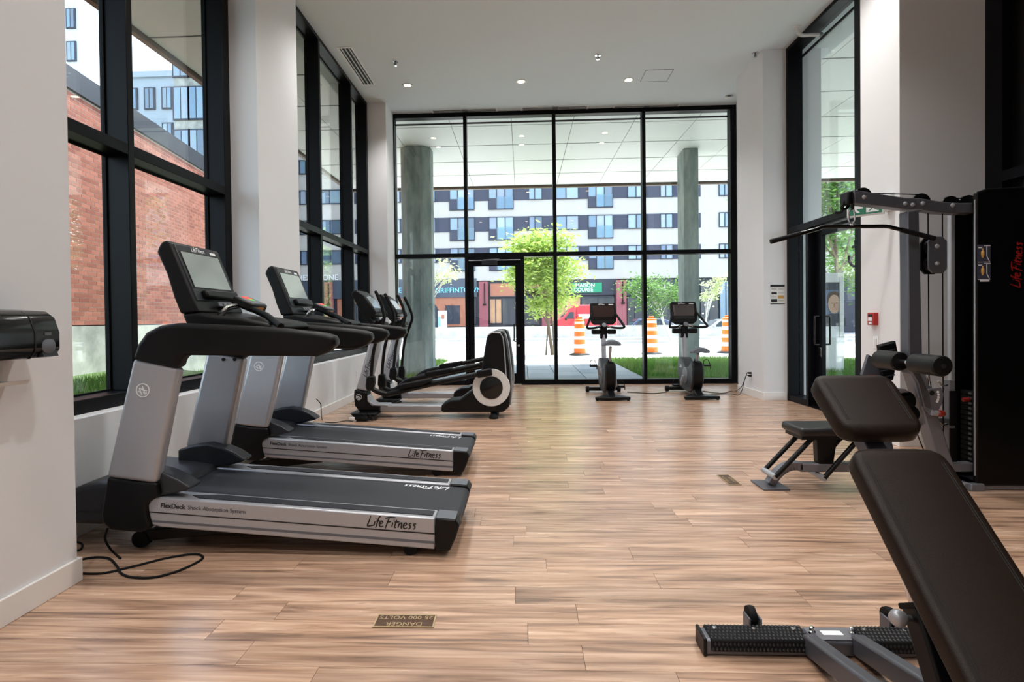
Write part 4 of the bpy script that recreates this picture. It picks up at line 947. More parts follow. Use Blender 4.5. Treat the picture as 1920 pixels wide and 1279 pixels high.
# ------------------------------------------------------------------ brick building on the left
bd = Vector((-0.135, 0.991, 0)).normalized(); bn = Vector((bd.y, -bd.x, 0)); bo = Vector((-7.6, 9.8, 0))
th = math.atan2(bd.x, bd.y)*-1
bb = thing('brick_building', 'red brick building with concrete base outside the left window', 'building', (bo.x, bo.y, 0))
def bw(u0, u1, d0, d1, z0, z1):
    vs = [bo + bd*u + bn*d + Vector((0,0,z)) for u in (u0, u1) for d in (d0, d1) for z in (z0, z1)]
    return MB().add(vs, [(0,1,3,2),(4,6,7,5),(0,4,5,1),(2,3,7,6),(0,2,6,4),(1,5,7,3)])
U0, U1 = -6.0, 7.2
bw(U0, U1, -6, -0.004, 1.17, 5.1).build('mortar_wall', 'mortar', bb); bw(U0-0.05, U1+0.05, -6, 0.04, -0.2, 1.15).build('concrete_base', 'concrete_base', bb)
bw(U0-0.05, U1+0.05, -6.05, 0.05, 5.1, 5.47).build('parapet', 'parapet_metal', bb)
BL, BHt = 0.24, 0.078
bk = MB().box(0, BL-0.011, 0.0, 0.05, 0, BHt-0.011); 
bkm = bk.mesh('brick', False); bkm.materials.append(M('brick_red'))
ang = math.atan2(bn.y, bn.x)      # brick local x along wall: rotate so +x -> bd, -y face -> outwards
rotz = math.atan2(bd.y, bd.x)
stuff = MB(); cnt = 0; cand = []
for j in range(int((5.1-1.17)/BHt)):
    z = 1.172+j*BHt; u = U0 - (BL/2 if j % 2 else 0)
    while u < U1-0.02:
        a_, b_ = max(u, U0), min(u+BL-0.011, U1)
        if b_-a_ > 0.04: cand.append((a_, b_, z))
        u += BL
def vis_score(c_):
    w_ = bo + bd*((c_[0]+c_[1])/2); v = Vector((w_.x, w_.y, c_[2]))-EYEV; d = v.dot(FW); px = CXP+F_PX*v.dot(R2)/d
    return d if 120 < px < 380 else 1e6+d
cand.sort(key=vis_score)
for i, (a_, b_, z) in enumerate(cand):
    if i < 300:
        p_ = bo + bd*a_ + Vector((0, 0, z)); o = inst('brick', bkm, bb, p_-Vector((bo.x, bo.y, 0)), (0, 0, rotz), ((b_-a_)/(BL-0.011), 1, 1))
    else:
        q = bw(a_, b_, -0.05, 0.0, z, z+BHt-0.011); stuff.add(q.v, q.f)
tag(stuff.build('brickwork', 'brick_red', bb, smooth=False), kind='stuff')

# ------------------------------------------------------------------ towers behind the brick building
def tower(label, px0, px1, pytop, Y, mt, rows, cols, wmt='window_blue', depth=14, z0=-0.5, wfrac=(0.5, 0.55), x0=None):
    a = PY(px0, pytop, Y); b = PY(px1, pytop, Y); xa = a.x if x0 is None else x0
    t = thing('apartment_tower', label, 'building', ((xa+b.x)/2, Y, z0), 'towers behind the brick building')
    MB().box(xa, b.x, Y, Y+depth, z0, a.z).build('wall', mt, t)
    MB().box(xa-0.2, b.x+0.2, Y-0.2, Y+depth, a.z, a.z+0.5).build('parapet', mt, t)
    W_, Hh = b.x-xa, 3.1; cw = W_/cols
    for i in range(rows):
        for j in range(cols):
            x_ = xa+cw*(j+0.5); z_ = a.z-1.0-Hh*i
            f = MB().box(x_-cw*wfrac[0]/2-0.1, x_+cw*wfrac[0]/2+0.1, Y-0.12, Y, z_-Hh*wfrac[1]-0.1, z_+0.1).build('window', 'window_frame_dark', t, smooth=False)
            for s_ in (-1, 1): MB().box(x_+(0 if s_ > 0 else -cw*wfrac[0]/2)+0.04, x_+(cw*wfrac[0]/2 if s_ > 0 else 0)-0.04, Y-0.16, Y-0.12, z_-Hh*wfrac[1], z_).build('pane', wmt, f, smooth=False)
    return t
tower('tall white tower at the left edge of the near window', 60, 146, -60, 52, 'tower_white', 8, 3)
tower('pale tower with stepped roof behind the white tower', 150, 235, 48, 66, 'tower_white', 7, 3)
tower('white slab tower with one dark window strip', 244, 322, 20, 84, 'tower_white', 8, 3, wfrac=(0.7, 0.8))
tower('low grey apartment block above the brick parapet', 232, 330, 147, 48, 'tower_grey', 4, 3)
tower('glassy building with concrete bands near the pillar', 324, 440, 60, 40, 'concrete_base', 6, 4, wfrac=(0.92, 0.72), depth=10)
# ================================================================== TREADMILLS
def tr(pts, Y):                      # outline traced in the photo, at the depth of the part
    return [((q := PY(px, py, Y)).x, q.z) for px, py in pts]
def V3(px, py, Y): return PY(px, py, Y)
def lf_badge(parent, c, r, mt, nrm=(0, -1, 0), xd=(1, 0, 0)):
    c = Vector(c); n_ = Vector(nrm).normalized(); x = Vector(xd).normalized(); u = n_.cross(x)*-1
    o = MB().lathe_closed([(r*0.86, 0), (r, 0), (r, 0.0015), (r*0.86, 0.0015)], c, n_, 32).build('badge_ring', mt, parent)
    g = MB()
    def P(a, b): return c + x*(a*r) + u*(b*r) + n_*0.0008
    for a, b in (((-0.15, 0.62), (-0.5, -0.3)), ((-0.5, -0.3), (0.1, -0.1)), ((0.35, 0.6), (-0.05, -0.62)), ((0.05, 0.35), (0.62, 0.4)), ((0.0, -0.02), (0.6, 0.05)), ((-0.75, 0.1), (-0.2, 0.3))):
        g.beam(P(*a), P(*b), 0.0016, r*0.14, u)
    g.build('badge_mark', mt, parent)
def treadmill():
    YN, YF = 2.78, 3.48; YC = (YN+YF)/2
    t = thing('treadmill', 'silver and black treadmill nearest the viewer, beside the brick-view window', 'treadmill', (-1.2, YC, 0), 'treadmills facing the left windows')
    SL = (PY(815, 972, YN).z - PY(285, 932, YN).z)/(PY(815, 972, YN).x - PY(285, 932, YN).x)     # incline of the raised deck
    def zt(x): return PY(815, 972, YN).z + SL*(x-PY(815, 972, YN).x)                                # deck top line
    xr = PY(815, 972, YN).x; xl = PY(277, 945, YN).x; xe = xr+0.125
    def rail(y0, y1, sgn):
        ya, yb_ = (y0, y1) if sgn > 0 else (y1, y0)
        out = tr([(276, 948), (285, 932), (815, 972), (815, 1031), (300, 989), (283, 984)], YN)
        o = MB().prism(out, y0, y1).build('side_rail', 'silver_paint', t, bevel=0.008)
        yo = y0 if sgn > 0 else y1
        g = tr([(279, 959), (815, 1000), (815, 1002.5), (279, 961)], YN)
        MB().prism(g, yo-0.0012*sgn, yo+0.004*sgn).build('rail_groove_and_shade', 'black_print', o)
        MB().prism(tr([(283, 975), (815, 1015), (815, 1020), (283, 979)], YN), yo-0.0012*sgn, yo+0.004*sgn).build('rail_groove_and_shade', 'grey_plastic', o)  # grey strip paints the shading along the rail's lower half
        x0, x1 = xl+0.20, xr-0.015
        ym = (y0+y1)/2
        MB().prismz([(x0+0.05, ym-0.032), (x1, ym-0.032), (x1, ym+0.036), (x0+0.12, ym+0.036), (x0, ym)], 0, 0.003).build('foot_strip', 'belt', o)
        f = [ch for ch in o.children if ch.name.startswith('foot_strip')][0]
        for v in f.data.vertices:
            w_ = v.co + Vector((-1.2, YC, 0)); v.co.z = zt(w_.x) + (0.0035 if v.co.z > 0.002 else 0.0)
        return o
    rn = rail(YN, YN+0.125, 1); rf = rail(YF-0.125, YF, -1)
    # belt deck
    def bz(x): return zt(x)-0.012
    x0, x1 = xl-0.02, xe-0.005
    pr = [(x0, bz(x0))] + [(x1-0.04, bz(x1-0.04))] + [(x1-0.04+0.04*math.sin(a), bz(x1-0.04)-0.04+0.04*math.cos(a)) for a in [PI*i/8 for i in range(1, 9)]] + [(x0, bz(x0)-0.06)]
    MB().prism(pr, YN+0.125, YF-0.125).build('running_belt', 'belt', t)
    MB().prism([(x0, bz(x0)-0.062), (x1-0.08, bz(x1)-0.085), (x1-0.08, bz(x1)-0.15), (x0, bz(x0)-0.15)], YN+0.13, YF-0.13).build('deck_underside', 'black_plastic', t)
    ls = 0.075; bx_ = x1-0.42
    lettering('belt_lettering', 'Life Fitness', 'white_print', t, ls, (bx_+0.3, YF-0.15, bz(bx_+0.3)+0.0012), (-1, 0, -SL), (0, -1, 0), 0.0004, shear=0.35)
    for y0, y1, s_ in ((YN-0.003, YN+0.125, 1), (YF-0.125, YF+0.003, -1)):
        yin = (y1 if s_ > 0 else y0); yo = (y0 if s_ > 0 else y1)
        z1 = zt(xr)+0.001; ze = zt(xe)+0.002
        c = MB().prism([(xr+0.004, z1), (xe-0.02, ze), (xe, ze-0.03), (xe-0.02, ze-0.09), (xr+0.075, z1-0.165), (xr+0.004, z1-0.165)], y0, y1).build('rear_cap', 'black_plastic', t, bevel=0.008)
        MB().prism([(xr+0.006, z1), (xe-0.022, ze), (xe-0.022, ze+0.002), (xe-0.03, ze+0.003), (xr+0.006, z1+0.0025)], y0+0.006, y1-0.006).build('cap_top', 'grey_plastic', c)
    q = PY(770, 1043, YN+0.05)
    for yy in (YN+0.03, YF-0.09): MB().cyl((q.x, yy, 0.036), (q.x, yy+0.06, 0.036), 0.036).build('rear_foot_wheel', 'black_rubber', t)
    # side lettering
    def railtext(s_, pxy, size, mt, sh=0.0, bold=0.0):
        p = V3(*pxy, YN); lettering('rail_lettering', s_, mt, rn, size, (p.x, YN-0.0014, p.z), (1, 0, SL), (0, 0, 1), 0.0004, shear=sh, bold=bold)
    railtext('FlexDeck', (301, 951.5), 0.034, 'black_print', 0, 0.0006); railtext('Shock Absorption System', (352, 955), 0.029, 'grey_print')
    railtext('Life Fitness', (689, 986), 0.07, 'black_print', 0.45, 0.0012)
    # motor hood with a nose and two rising side covers
    nose = tr([(140, 940), (146, 922), (158, 909), (180, 899), (215, 893), (290, 897), (338, 905), (330, 968), (215, 972), (165, 970), (146, 960)], YC-0.15)
    MB().prism(nose, YN+0.09, YF-0.03).build('motor_hood', 'dark_grey_plastic', t, bevel=0.03, seg=3)
    sm = tr([(140.5, 944), (300, 950), (300, 953), (141, 947)], YC-0.15)
    MB().prism(sm, YN+0.0885, YF-0.0285).build('hood_seam', 'black_print', t)
    cov = tr([(204, 893), (235, 884), (270, 880), (302, 888), (330, 900), (354, 916), (346, 922), (300, 932), (204, 935)], YN)
    for y0, y1 in ((YN+0.012, YN+0.125), (YF-0.125, YF-0.012)): MB().prism(cov, y0, y1).build('side_cover', 'dark_grey_plastic', t, bevel=0.012, seg=3)
    boot = tr([(203, 893), (250, 902), (295, 905), (299, 929), (276, 944), (277, 966), (285, 985), (269, 998), (208, 994), (193, 979), (191, 963), (197, 929)], YN-0.01)
    for y0, y1 in ((YN-0.02, YN+0.06), (YF-0.06, YF+0.02)): MB().prism(boot, y0, y1).build('upright_boot', 'black_plastic', t, bevel=0.014, seg=3)
    post = tr([(253, 672), (338, 690), (296, 906), (203, 894)], YN)
    for s_, (y0, y1) in ((1, (YN-0.02, YN+0.05)), (-1, (YF-0.05, YF+0.02))):
        o = MB().prism(post, y0, y1).build('upright_post', 'silver_paint', t, bevel=0.022, seg=4)
        if s_ > 0:
            c = PY(268, 732, y0); lf_badge(o, (c.x, y0-0.0005, c.z), 0.036, 'white_print')
        else:
            for px in (419, 440): c = PY(px, 674, y0); MB().cyl((c.x, y0-0.004, c.z), (c.x, y0+0.002, c.z), 0.011).build('bolt', 'black_plastic', o)
    arm = tr([(253, 674), (263, 645), (279, 623), (305, 610), (338, 605.5), (480, 612), (529, 615.5), (609, 624), (627, 629.5), (634, 637), (632, 646), (620, 659), (597, 668), (352, 666), (343, 672), (338, 691)], YN)
    for y0, y1 in ((YN-0.03, YN+0.06), (YF-0.06, YF+0.03)): MB().prism(arm, y0, y1).build('handrail', 'black_plastic', t, bevel=0.024, seg=4)
    # cross bridge and console
    br = tr([(342, 588), (372, 586), (400, 592), (450, 596), (505, 606), (510, 618), (352, 612)], YN+0.12)
    MB().prism(br, YN+0.11, YF-0.05).build('console_bridge', 'black_plastic', t, bevel=0.015, seg=3)
    y0, y1 = 2.89, 3.37
    prof = tr([(297, 462), (302, 454), (311, 450), (318, 454), (364, 566), (372, 586), (338, 589), (325, 557), (312, 514), (293, 472)], y0)
    con = MB().prism(prof, y0, y1).build('console', 'black_plastic', t, bevel=0.02, seg=4)
    A = Vector((prof[3][0], 0, prof[3][1])); B = Vector((prof[4][0], 0, prof[4][1])); dz = (A-B).normalized(); nn_ = Vector((-dz.z, 0, dz.x))*-1
    if nn_.x < 0: nn_ = -nn_
    Hc = (A-B).length
    def face(u0, u1, v0, v1, d0, d1, nm, mt, par, bev=0.0):    # u across (0 near .. 1 far), v up the face
        vs = [B + dz*(Hc*v) + nn_*d + Vector((0, y0+(y1-y0)*u, 0)) for u in (u0, u1) for v in (v0, v1) for d in (d0, d1)]
        return MB().add(vs, [(0,1,3,2),(4,6,7,5),(0,4,5,1),(2,3,7,6),(0,2,6,4),(1,5,7,3)]).build(nm, mt, par, bevel=bev)
    face(0.06, 0.94, 0.02, 0.985, -0.004, 0.004, 'bezel', 'dark_grey_plastic', con, 0.003)
    face(0.10, 0.90, 0.235, 0.875, 0.003, 0.006, 'display_surround', 'black_gloss', con)
    face(0.115, 0.885, 0.25, 0.86, 0.005, 0.0075, 'display', 'screen_grey', con)
    face(0.74, 0.86, 0.90, 0.945, 0.004, 0.005, 'label_sticker', 'white_print', con)
    lettering('console_lettering', 'Life Fitness', 'white_print', con, 0.036, B+dz*(Hc*0.905)+nn_*0.0045+Vector((0, y0+(y1-y0)*0.36, 0)), (0, 1, 0), dz, 0.0004, shear=0.4)
    face(0.2, 0.9, 0.05, 0.19, 0.0, 0.035, 'reading_ledge', 'black_plastic', con, 0.01)
    face(0.38, 0.72, -0.1, -0.02, 0.02, 0.03, 'port_strip', 'grey_plastic', con, 0.003)
    for u in (0.45, 0.55, 0.65): face(u, u+0.03, -0.08, -0.045, 0.028, 0.032, 'port', 'black_print', con)
    kp = PY(468, 571, YC); KM = Matrix.Rotation(math.radians(-24), 3, 'Y').inverted()
    KM = Matrix.Rotation(math.radians(24), 3, 'Y')
    k = MB().obox(kp, (0.13, 0.17, 0.05), KM).build('keypad', 'black_plastic', t, bevel=0.012, seg=3)
    up_ = KM @ Vector((0, 0, 1)); xk = KM @ Vector((1, 0, 0))
    MB().obox(kp+up_*0.0255, (0.11, 0.145, 0.004), KM).build('keypad_face', 'grey_plastic', k, bevel=0.002)
    MB().obox(kp+up_*0.0285-xk*0.03, (0.028, 0.07, 0.002), KM).build('speed_readout', 'led_red', k)
    MB().obox(kp+up_*0.0285, (0.018, 0.045, 0.002), KM).build('go_button', 'led_green', k)
    MB().obox(kp+xk*0.066-up_*0.006, (0.006, 0.07, 0.03), KM).build('stop_tag', 'amber', k)
    for yy in (YC-0.13, YC+0.13):
        MB().tube(smooth_path([PY(409, 610, yy), PY(414, 592, yy), PY(426, 578, yy), PY(446, 573, YC+(yy-YC)*0.5)], 5), 0.017, 10).build('grip_tube', 'chrome', t)
        MB().tube([PY(470, 578, YC+(yy-YC)*0.5), PY(500, 592, yy), PY(527, 612, YC+(yy-YC)*2.0)], 0.018, 10).build('grip_tube', 'black_plastic', t)
    # lift mechanism under the raised front
    for yy in (YN+0.10, YF-0.16):
        q = PY(262, 1026, YN+0.1)
        w_ = MB().cyl((q.x, yy, 0.045), (q.x, yy+0.05, 0.045), 0.045).build('lift_wheel', 'black_rubber', t)
        MB().beam((q.x, yy+0.025, 0.06), (q.x+0.55, yy+0.025, zt(q.x+0.55)-0.16), 0.04, 0.06).build('lift_arm', 'black_plastic', t, bevel=0.006)
    MB().beam((q.x+0.08, YN+0.13, 0.085), (q.x+0.08, YF-0.13, 0.085), 0.04, 0.03).build('lift_axle', 'steel_frame', t)
    return t
TM = treadmill()
t2 = dup(TM); t2.location = TM.location + Vector((-0.085, 1.43, 0)); t2['label'] = 'silver and black treadmill behind the nearest one, by the left pillar'

# ================================================================== ELLIPTICALS
def ec(cx, cy, Y): return PY(640+cx/4.569, 520+cy/4.569, Y)
def et(pts, Y): return [((q := ec(a, b, Y)).x, q.z) for a, b in pts]
def elliptical():
    YC = 6.86; YN, YF = 6.62, 7.10
    t = thing('elliptical_trainer', 'black and silver elliptical trainer nearer the viewer, behind the treadmills', 'elliptical', (-1.1, YC, 0), 'elliptical trainers by the street window')
    g0 = ec(120, 1225, YC).z
    # front boot, post, base
    MB().prism(et([(108, 962), (218, 985), (225, 1050), (262, 1092), (330, 1096), (330, 1150), (150, 1150), (112, 1100), (104, 1030)], YC-0.1), YC-0.1, YC+0.1).build('front_boot', 'black_plastic', t, bevel=0.02, seg=3)
    MB().prism(et([(225, 1010), (240, 1060), (285, 1090), (400, 1092), (400, 1106), (262, 1100), (225, 1060)], YC-0.09), YC-0.105, YC+0.105).build('rail_fairing', 'silver_paint', t, bevel=0.006)
    c = ec(150, 1027, YC-0.1); lf_badge(t, (c.x, YC-0.1015, c.z), 0.036, 'white_print')
    MB().prism(et([(118, 962), (160, 830), (215, 630), (250, 470), (345, 455), (310, 625), (262, 820), (218, 985)], YC-0.09), YC-0.085, YC+0.085).build('front_post', 'silver_paint', t, bevel=0.03, seg=4)
    a_, b_ = ec(185, 855, YC-0.09), ec(248, 665, YC-0.09); d_ = (b_-a_).normalized()
    lettering('post_lettering', 'Life Fitness', 'black_print', t, 0.075, Vector((a_.x+0.045, YC-0.0865, a_.z)), d_, Vector((-d_.z, 0, d_.x)), 0.0005, shear=0.4, bold=0.001)
    MB().prism(et([(330, 1100), (860, 1100), (860, 1155), (330, 1155)], YC-0.09), YC-0.09, YC+0.09).build('base_rail', 'silver_paint', t, bevel=0.012, seg=3)
    MB().prism(et([(100, 1150), (330, 1148), (330, 1170), (250, 1190), (140, 1185)], YC-0.1), YC-0.25, YC+0.25).build('front_stabilizer', 'black_plastic', t, bevel=0.015)
    for yy in (YC-0.24, YC+0.16): q = ec(190, 1195, YC); MB().cyl((q.x, yy, 0.04), (q.x, yy+0.08, 0.04), 0.04).build('transport_wheel', 'black_rubber', t)
    # rear drive housing
    body = et([(858, 1095), (930, 1055), (1010, 1050), (1130, 960), (1175, 870), (1200, 790), (1240, 540), (1255, 490), (1290, 464), (1370, 462), (1395, 480), (1415, 560), (1445, 790), (1452, 960), (1440, 1110), (1385, 1158), (858, 1158)], YC-0.16)
    MB().prism(body, YC-0.16, YC+0.16).build('drive_housing', 'black_plastic', t, bevel=0.03, seg=4)
    edge = et([(1252, 500), (1290, 473), (1362, 478), (1385, 520), (1398, 640), (1412, 850)], YC-0.165)
    MB().tube([(x, YC-0.163, z) for x, z in edge], 0.008, 8).build('edge_trim', 'silver_paint', t)
    edge = et([(1400, 475), (1425, 560), (1455, 800), (1460, 960), (1448, 1090)], YC)
    MB().tube([(x, YC, z) for x, z in edge], 0.012, 8).build('edge_trim', 'silver_paint', t)
    for s_, yy in ((-1, YC-0.165), (1, YC+0.165)):
        c = ec(1285, 945, YC-0.165)
        d = MB().lathe_closed([(0.138, -0.008), (0.222, -0.008), (0.226, 0.0), (0.222, 0.012), (0.138, 0.012)], (c.x, yy, c.z), (0, s_, 0), 48).build('crank_ring', 'white_metal', t)
        MB().lathe([(0.138, 0), (0.135, 0.02), (0.04, 0.026), (0.01, 0.028)], (c.x, yy, c.z), (0, s_, 0), 36).build('crank_hub', 'black_gloss', d)
    for yy in (YC-0.2, YC+0.12): q = ec(1310, 1165, YC); MB().lathe([(0.055, 0), (0.055, 0.02), (0.03, 0.05), (0.03, q.z+0.02)], (q.x, yy+0.04, 0), n=18).build('rear_foot', 'black_rubber', t)
    # pedal links with foot pads, lower joints, swinging arms
    def side(yy, joint, link, pad, arm, s_):
        P = lambda a, b: (lambda q: Vector((q.x, yy, q.z)))(ec(a, b, yy))
        MB().tube(smooth_path([P(*v) for v in link], 5), 0.032, 10, flat=1.0).build('pedal_link', 'black_plastic', t)
        jx = et(joint, yy); MB().prism(jx, yy-0.05, yy+0.05).build('arm_joint', 'black_plastic', t, bevel=0.02, seg=3)
        e_ = P(*link[-1]); e0 = P(*link[-2]); MB().beam(e0.lerp(e_, .1), e_+(e_-e0).normalized()*.03, .07, .09).build('crank_box', 'black_plastic', t, bevel=.02, seg=3)
        MB().prism(et(pad, yy), yy-0.09*1.0, yy+0.09).build('foot_pad', 'black_rubber', t, bevel=0.012)
        ap = smooth_path([P(*v) for v in arm[:-2]], 5)
        MB().tube(ap, 0.021, 10).build('swing_arm', 'black_plastic', t)
        MB().tube([P(*arm[-3]), P(*arm[-2]), P(*arm[-1])], [0.021, 0.021, 0.018], 10).build('swing_grip', 'black_rubber', t)
    side(YN, [(222, 848), (285, 840), (292, 900), (275, 968), (225, 972), (212, 930)],
         [(250, 940), (300, 975), (380, 1000), (440, 992), (800, 908), (1150, 835), (1270, 812)], [(490, 930), (500, 918), (750, 868), (770, 862), (772, 892), (700, 920), (520, 955), (490, 950)],
         [(255, 850), (262, 760), (275, 640), (300, 540), (340, 440), (366, 350), (358, 290), (345, 235), (305, 145), (290, 118)], -1)
    side(YF, [(322, 830), (372, 824), (384, 870), (380, 940), (335, 950), (315, 920)],
         [(345, 925), (400, 965), (470, 960), (560, 892), (720, 850), (1180, 752), (1230, 745)], [(720, 822), (730, 810), (930, 778), (952, 775), (950, 800), (900, 826), (740, 842)],
         [(348, 840), (355, 740), (372, 600), (400, 500), (430, 420), (452, 350), (440, 290), (420, 240), (385, 165), (372, 140)], 1)
    # fixed grips and console mast
    for yy in (YC-0.11, YC+0.11):
        MB().tube(smooth_path([ec(300, 400, yy), ec(340, 375, yy), ec(380, 330, yy), ec(375, 300, yy), ec(345, 265, yy)], 5), 0.016, 8).build('fixed_grip', 'black_plastic', t)
    MB().prism(et([(280, 390), (300, 368), (385, 385), (395, 430), (360, 455), (240, 470), (215, 430), (235, 400)], YC), YC-0.12, YC+0.12).build('console_mast', 'black_plastic', t, bevel=0.015)
    y0, y1 = YC-0.22, YC+0.22
    prof = et([(80, 142), (100, 116), (125, 108), (190, 150), (295, 300), (285, 335), (240, 345), (285, 390), (240, 400), (180, 330)], y0)
    con = MB().prism(prof, y0, y1).build('console', 'black_plastic', t, bevel=0.015, seg=3)
    A = Vector((prof[3][0], 0, prof[3][1])); B = Vector((prof[4][0], 0, prof[4][1])); dz = (A-B).normalized(); nn_ = Vector((dz.z, 0, -dz.x)); Hc = (A-B).length
    if nn_.x < 0: nn_ = -nn_
    for nm, mt, u0, u1, v0, v1, d0, d1 in (('bezel', 'dark_grey_plastic', .05, .95, .02, .98, -.003, .003), ('display', 'screen_grey', .12, .88, .25, .86, .002, .006)):
        vs = [B + dz*(Hc*v) + nn_*d + Vector((0, y0+(y1-y0)*u, 0)) for u in (u0, u1) for v in (v0, v1) for d in (d0, d1)]
        MB().add(vs, [(0,1,3,2),(4,6,7,5),(0,4,5,1),(2,3,7,6),(0,2,6,4),(1,5,7,3)]).build(nm, mt, con)
    lettering('console_lettering', 'Life Fitness', 'white_print', con, 0.03, B+dz*(Hc*0.89)+nn_*0.0035+Vector((0, y0+0.16, 0)), (0, 1, 0), dz, 0.0004, shear=0.4)
    q = ec(270, 330, YC); MB().obox((q.x+0.02, YC, q.z), (0.05, 0.30, 0.06)).build('reading_ledge', 'black_plastic', con, bevel=0.01)
    return t
EL = elliptical()
e2 = dup(EL); e2.location = EL.location + Vector((0.005, 1.16, 0)); e2['label'] = 'black and silver elliptical trainer farther back, close to the street window'

# ================================================================== EXERCISE BIKES (face the window, seen from behind)
def bike(bx, by, seat_z, label, crank):
    t = thing('exercise_bike', label, 'exercise bike', (bx, by, 0), 'upright exercise bikes facing the street')
    X = lambda x: bx+x
    Y = lambda y: by+y
    # rear triangular foot
    rf = MB().prismz([(X(-.25), Y(0)), (X(.25), Y(0)), (X(.25), Y(.05)), (X(.08), Y(.30)), (X(-.08), Y(.30)), (X(-.25), Y(.05))], 0.012, 0.055).build('rear_foot', 'black_plastic', t, bevel=0.012, seg=3)
    MB().prismx([(Y(.08), .05), (Y(.36), .05), (Y(.40), .16), (Y(.30), .16), (Y(.14), .075)], X(-.055), X(.055)).build('rear_neck', 'black_plastic', t, bevel=0.012)
    for s_ in (-1, 1): MB().cyl((X(.22*s_), Y(.02), 0), (X(.22*s_), Y(.02), .02), 0.02).build('levelling_foot', 'black_rubber', t)
    MB().box(X(-.27), X(.27), Y(.97), Y(1.04), 0.02, 0.08).build('front_stabilizer', 'black_plastic', t, bevel=0.015)
    for s_ in (-1, 1): MB().lathe([(0.02, -.03), (0.045, -.025), (0.045, .025), (0.02, .03)], (X(.25*s_), Y(1.0), .046), (1, 0, 0), 18).build('transport_wheel', 'black_rubber', t)
    MB().prismx([(Y(.3), .08), (Y(1.0), .05), (Y(1.0), .10), (Y(.3), .14)], X(-.04), X(.04)).build('base_beam', 'black_plastic', t, bevel=0.01)
    # shroud: oval two-tone body
    side = [(Y(a), z) for a, z in ((.18, .42), (.22, .50), (.30, .53), (.42, .44), (.55, .42), (.78, .56), (.92, .56), (.98, .48), (.98, .30), (.90, .14), (.72, .07), (.45, .06), (.28, .12), (.19, .26))]
    MB().prismx(side, X(-.085), X(.085)).build('drive_shroud', 'dark_grey_plastic', t, bevel=0.025, seg=4)
    rear = [(Y(a), z) for a, z in ((.165, .40), (.21, .515), (.29, .545), (.33, .50), (.26, .36), (.25, .22), (.30, .10), (.26, .10), (.18, .24))]
    MB().prismx(rear, X(-.07), X(.07)).build('rear_cowl', 'black_plastic', t, bevel=0.018, seg=3)
    for s_ in (-1, 1):
        d = MB().lathe([(0.125, 0), (0.12, .012), (0.05, .018), (.01, .02)], (X(.085*s_), Y(.55), .30), (s_, 0, 0), 32).build('crank_cover', 'grey_plastic', t)
        an = crank + (PI if s_ > 0 else 0); c0 = Vector((X(.12*s_), Y(.55), .30)); c1 = c0 + Vector((.02*s_, math.cos(an)*.165, math.sin(an)*.165))
        MB().beam(c0, c1, 0.018, 0.035, (1, 0, 0)).build('crank_arm', 'silver_paint', t, bevel=0.005)
        pc = c1 + Vector((.075*s_, 0, 0))
        pd = MB().box(pc.x-.05, pc.x+.05, pc.y-.05, pc.y+.05, pc.z-.014, pc.z+.014).build('pedal', 'black_plastic', t, bevel=0.006)
        MB().tube(smooth_path([pc+Vector((-.045, -.02, 0)), pc+Vector((-.04, .0, .07)), pc+Vector((.02, .0, .085)), pc+Vector((.05, -.02, 0)), pc+Vector((.05, -.03, -.05))], 4), 0.006, 6).build('pedal_strap', 'black_rubber', pd)
        MB().cyl(c1, pc, 0.009).build('pedal_axle', 'steel_frame', pd)
    c = Vector((X(-.0865), Y(.72), .42)); lettering('shroud_lettering', 'Life', 'white_print', t, 0.08, (X(-.0872), Y(.86), .40), (0, -1, 0), (0, 0, 1), 0.0005, shear=.4)
    c = Vector((X(-.0725), Y(.225), .40)); lf_badge(t, c, 0.03, 'white_print', (-1, 0, 0), (0, -1, 0))
    # seat and post
    MB().cyl((X(0), Y(.30), .50), (X(.0), Y(.20), seat_z-.05), 0.021).build('seat_post', 'silver_paint', t)
    MB().cyl((X(0), Y(.305), .50), (X(0), Y(.285), .57), 0.03).build('post_collar', 'black_plastic', t)
    rings = []
    for y_, w_, zc, th_ in ((.06, .05, .0, .02), (.07, .12, .005, .035), (.12, .145, .01, .045), (.20, .13, .0, .042), (.28, .08, -.005, .035), (.36, .04, -.005, .03), (.40, .03, -.008, .02)):
        rings.append([(X(w_*math.cos(a)), Y(y_-.02), seat_z+zc+th_*math.sin(a)*(1 if math.sin(a) > 0 else .8) - (0.03*abs(math.cos(a))**2)) for a in [2*PI*i/16 for i in range(16)]])
    MB().loft(rings).build('saddle', 'grey_plastic', t)
    # mast, handlebars, tray and console
    MB().tube([(X(0), Y(.86), .50), (X(0), Y(.92), 1.0)], 0.052, 14, flat=0.75).build('front_mast', 'silver_paint', t)
    MB().prismx([(Y(.86), .86), (Y(.98), .86), (Y(1.0), 1.08), (Y(.86), 1.08)], X(-.055), X(.055)).build('mast_head', 'black_plastic', t, bevel=0.015)
    for s_ in (-1, 1):
        MB().tube(smooth_path([(X(.03*s_), Y(.84), 1.06), (X(.14*s_), Y(.80), 1.035), (X(.25*s_), Y(.72), 1.03), (X(.285*s_), Y(.66), 1.045), (X(.27*s_), Y(.70), 1.09), (X(.22*s_), Y(.80), 1.19), (X(.18*s_), Y(.86), 1.26)], 5), 0.018, 10).build('handlebar', 'black_rubber', t)
        MB().tube([(X(.05*s_), Y(.825), 1.062), (X(.11*s_), Y(.80), 1.042)], 0.012, 8).build('pulse_sensor', 'chrome', t)
        MB().box(X(.06*s_), X(.19*s_), Y(.82), Y(.93), .93, 1.01).build('bottle_tray', 'black_plastic', t, bevel=0.02, seg=3)
    MB().lathe([(0.04, 0), (0.036, .014), (.01, .018)], (X(0), Y(.80), 1.075), (0, -.8, .6), 24).build('heart_sensor_hub', 'grey_plastic', t)
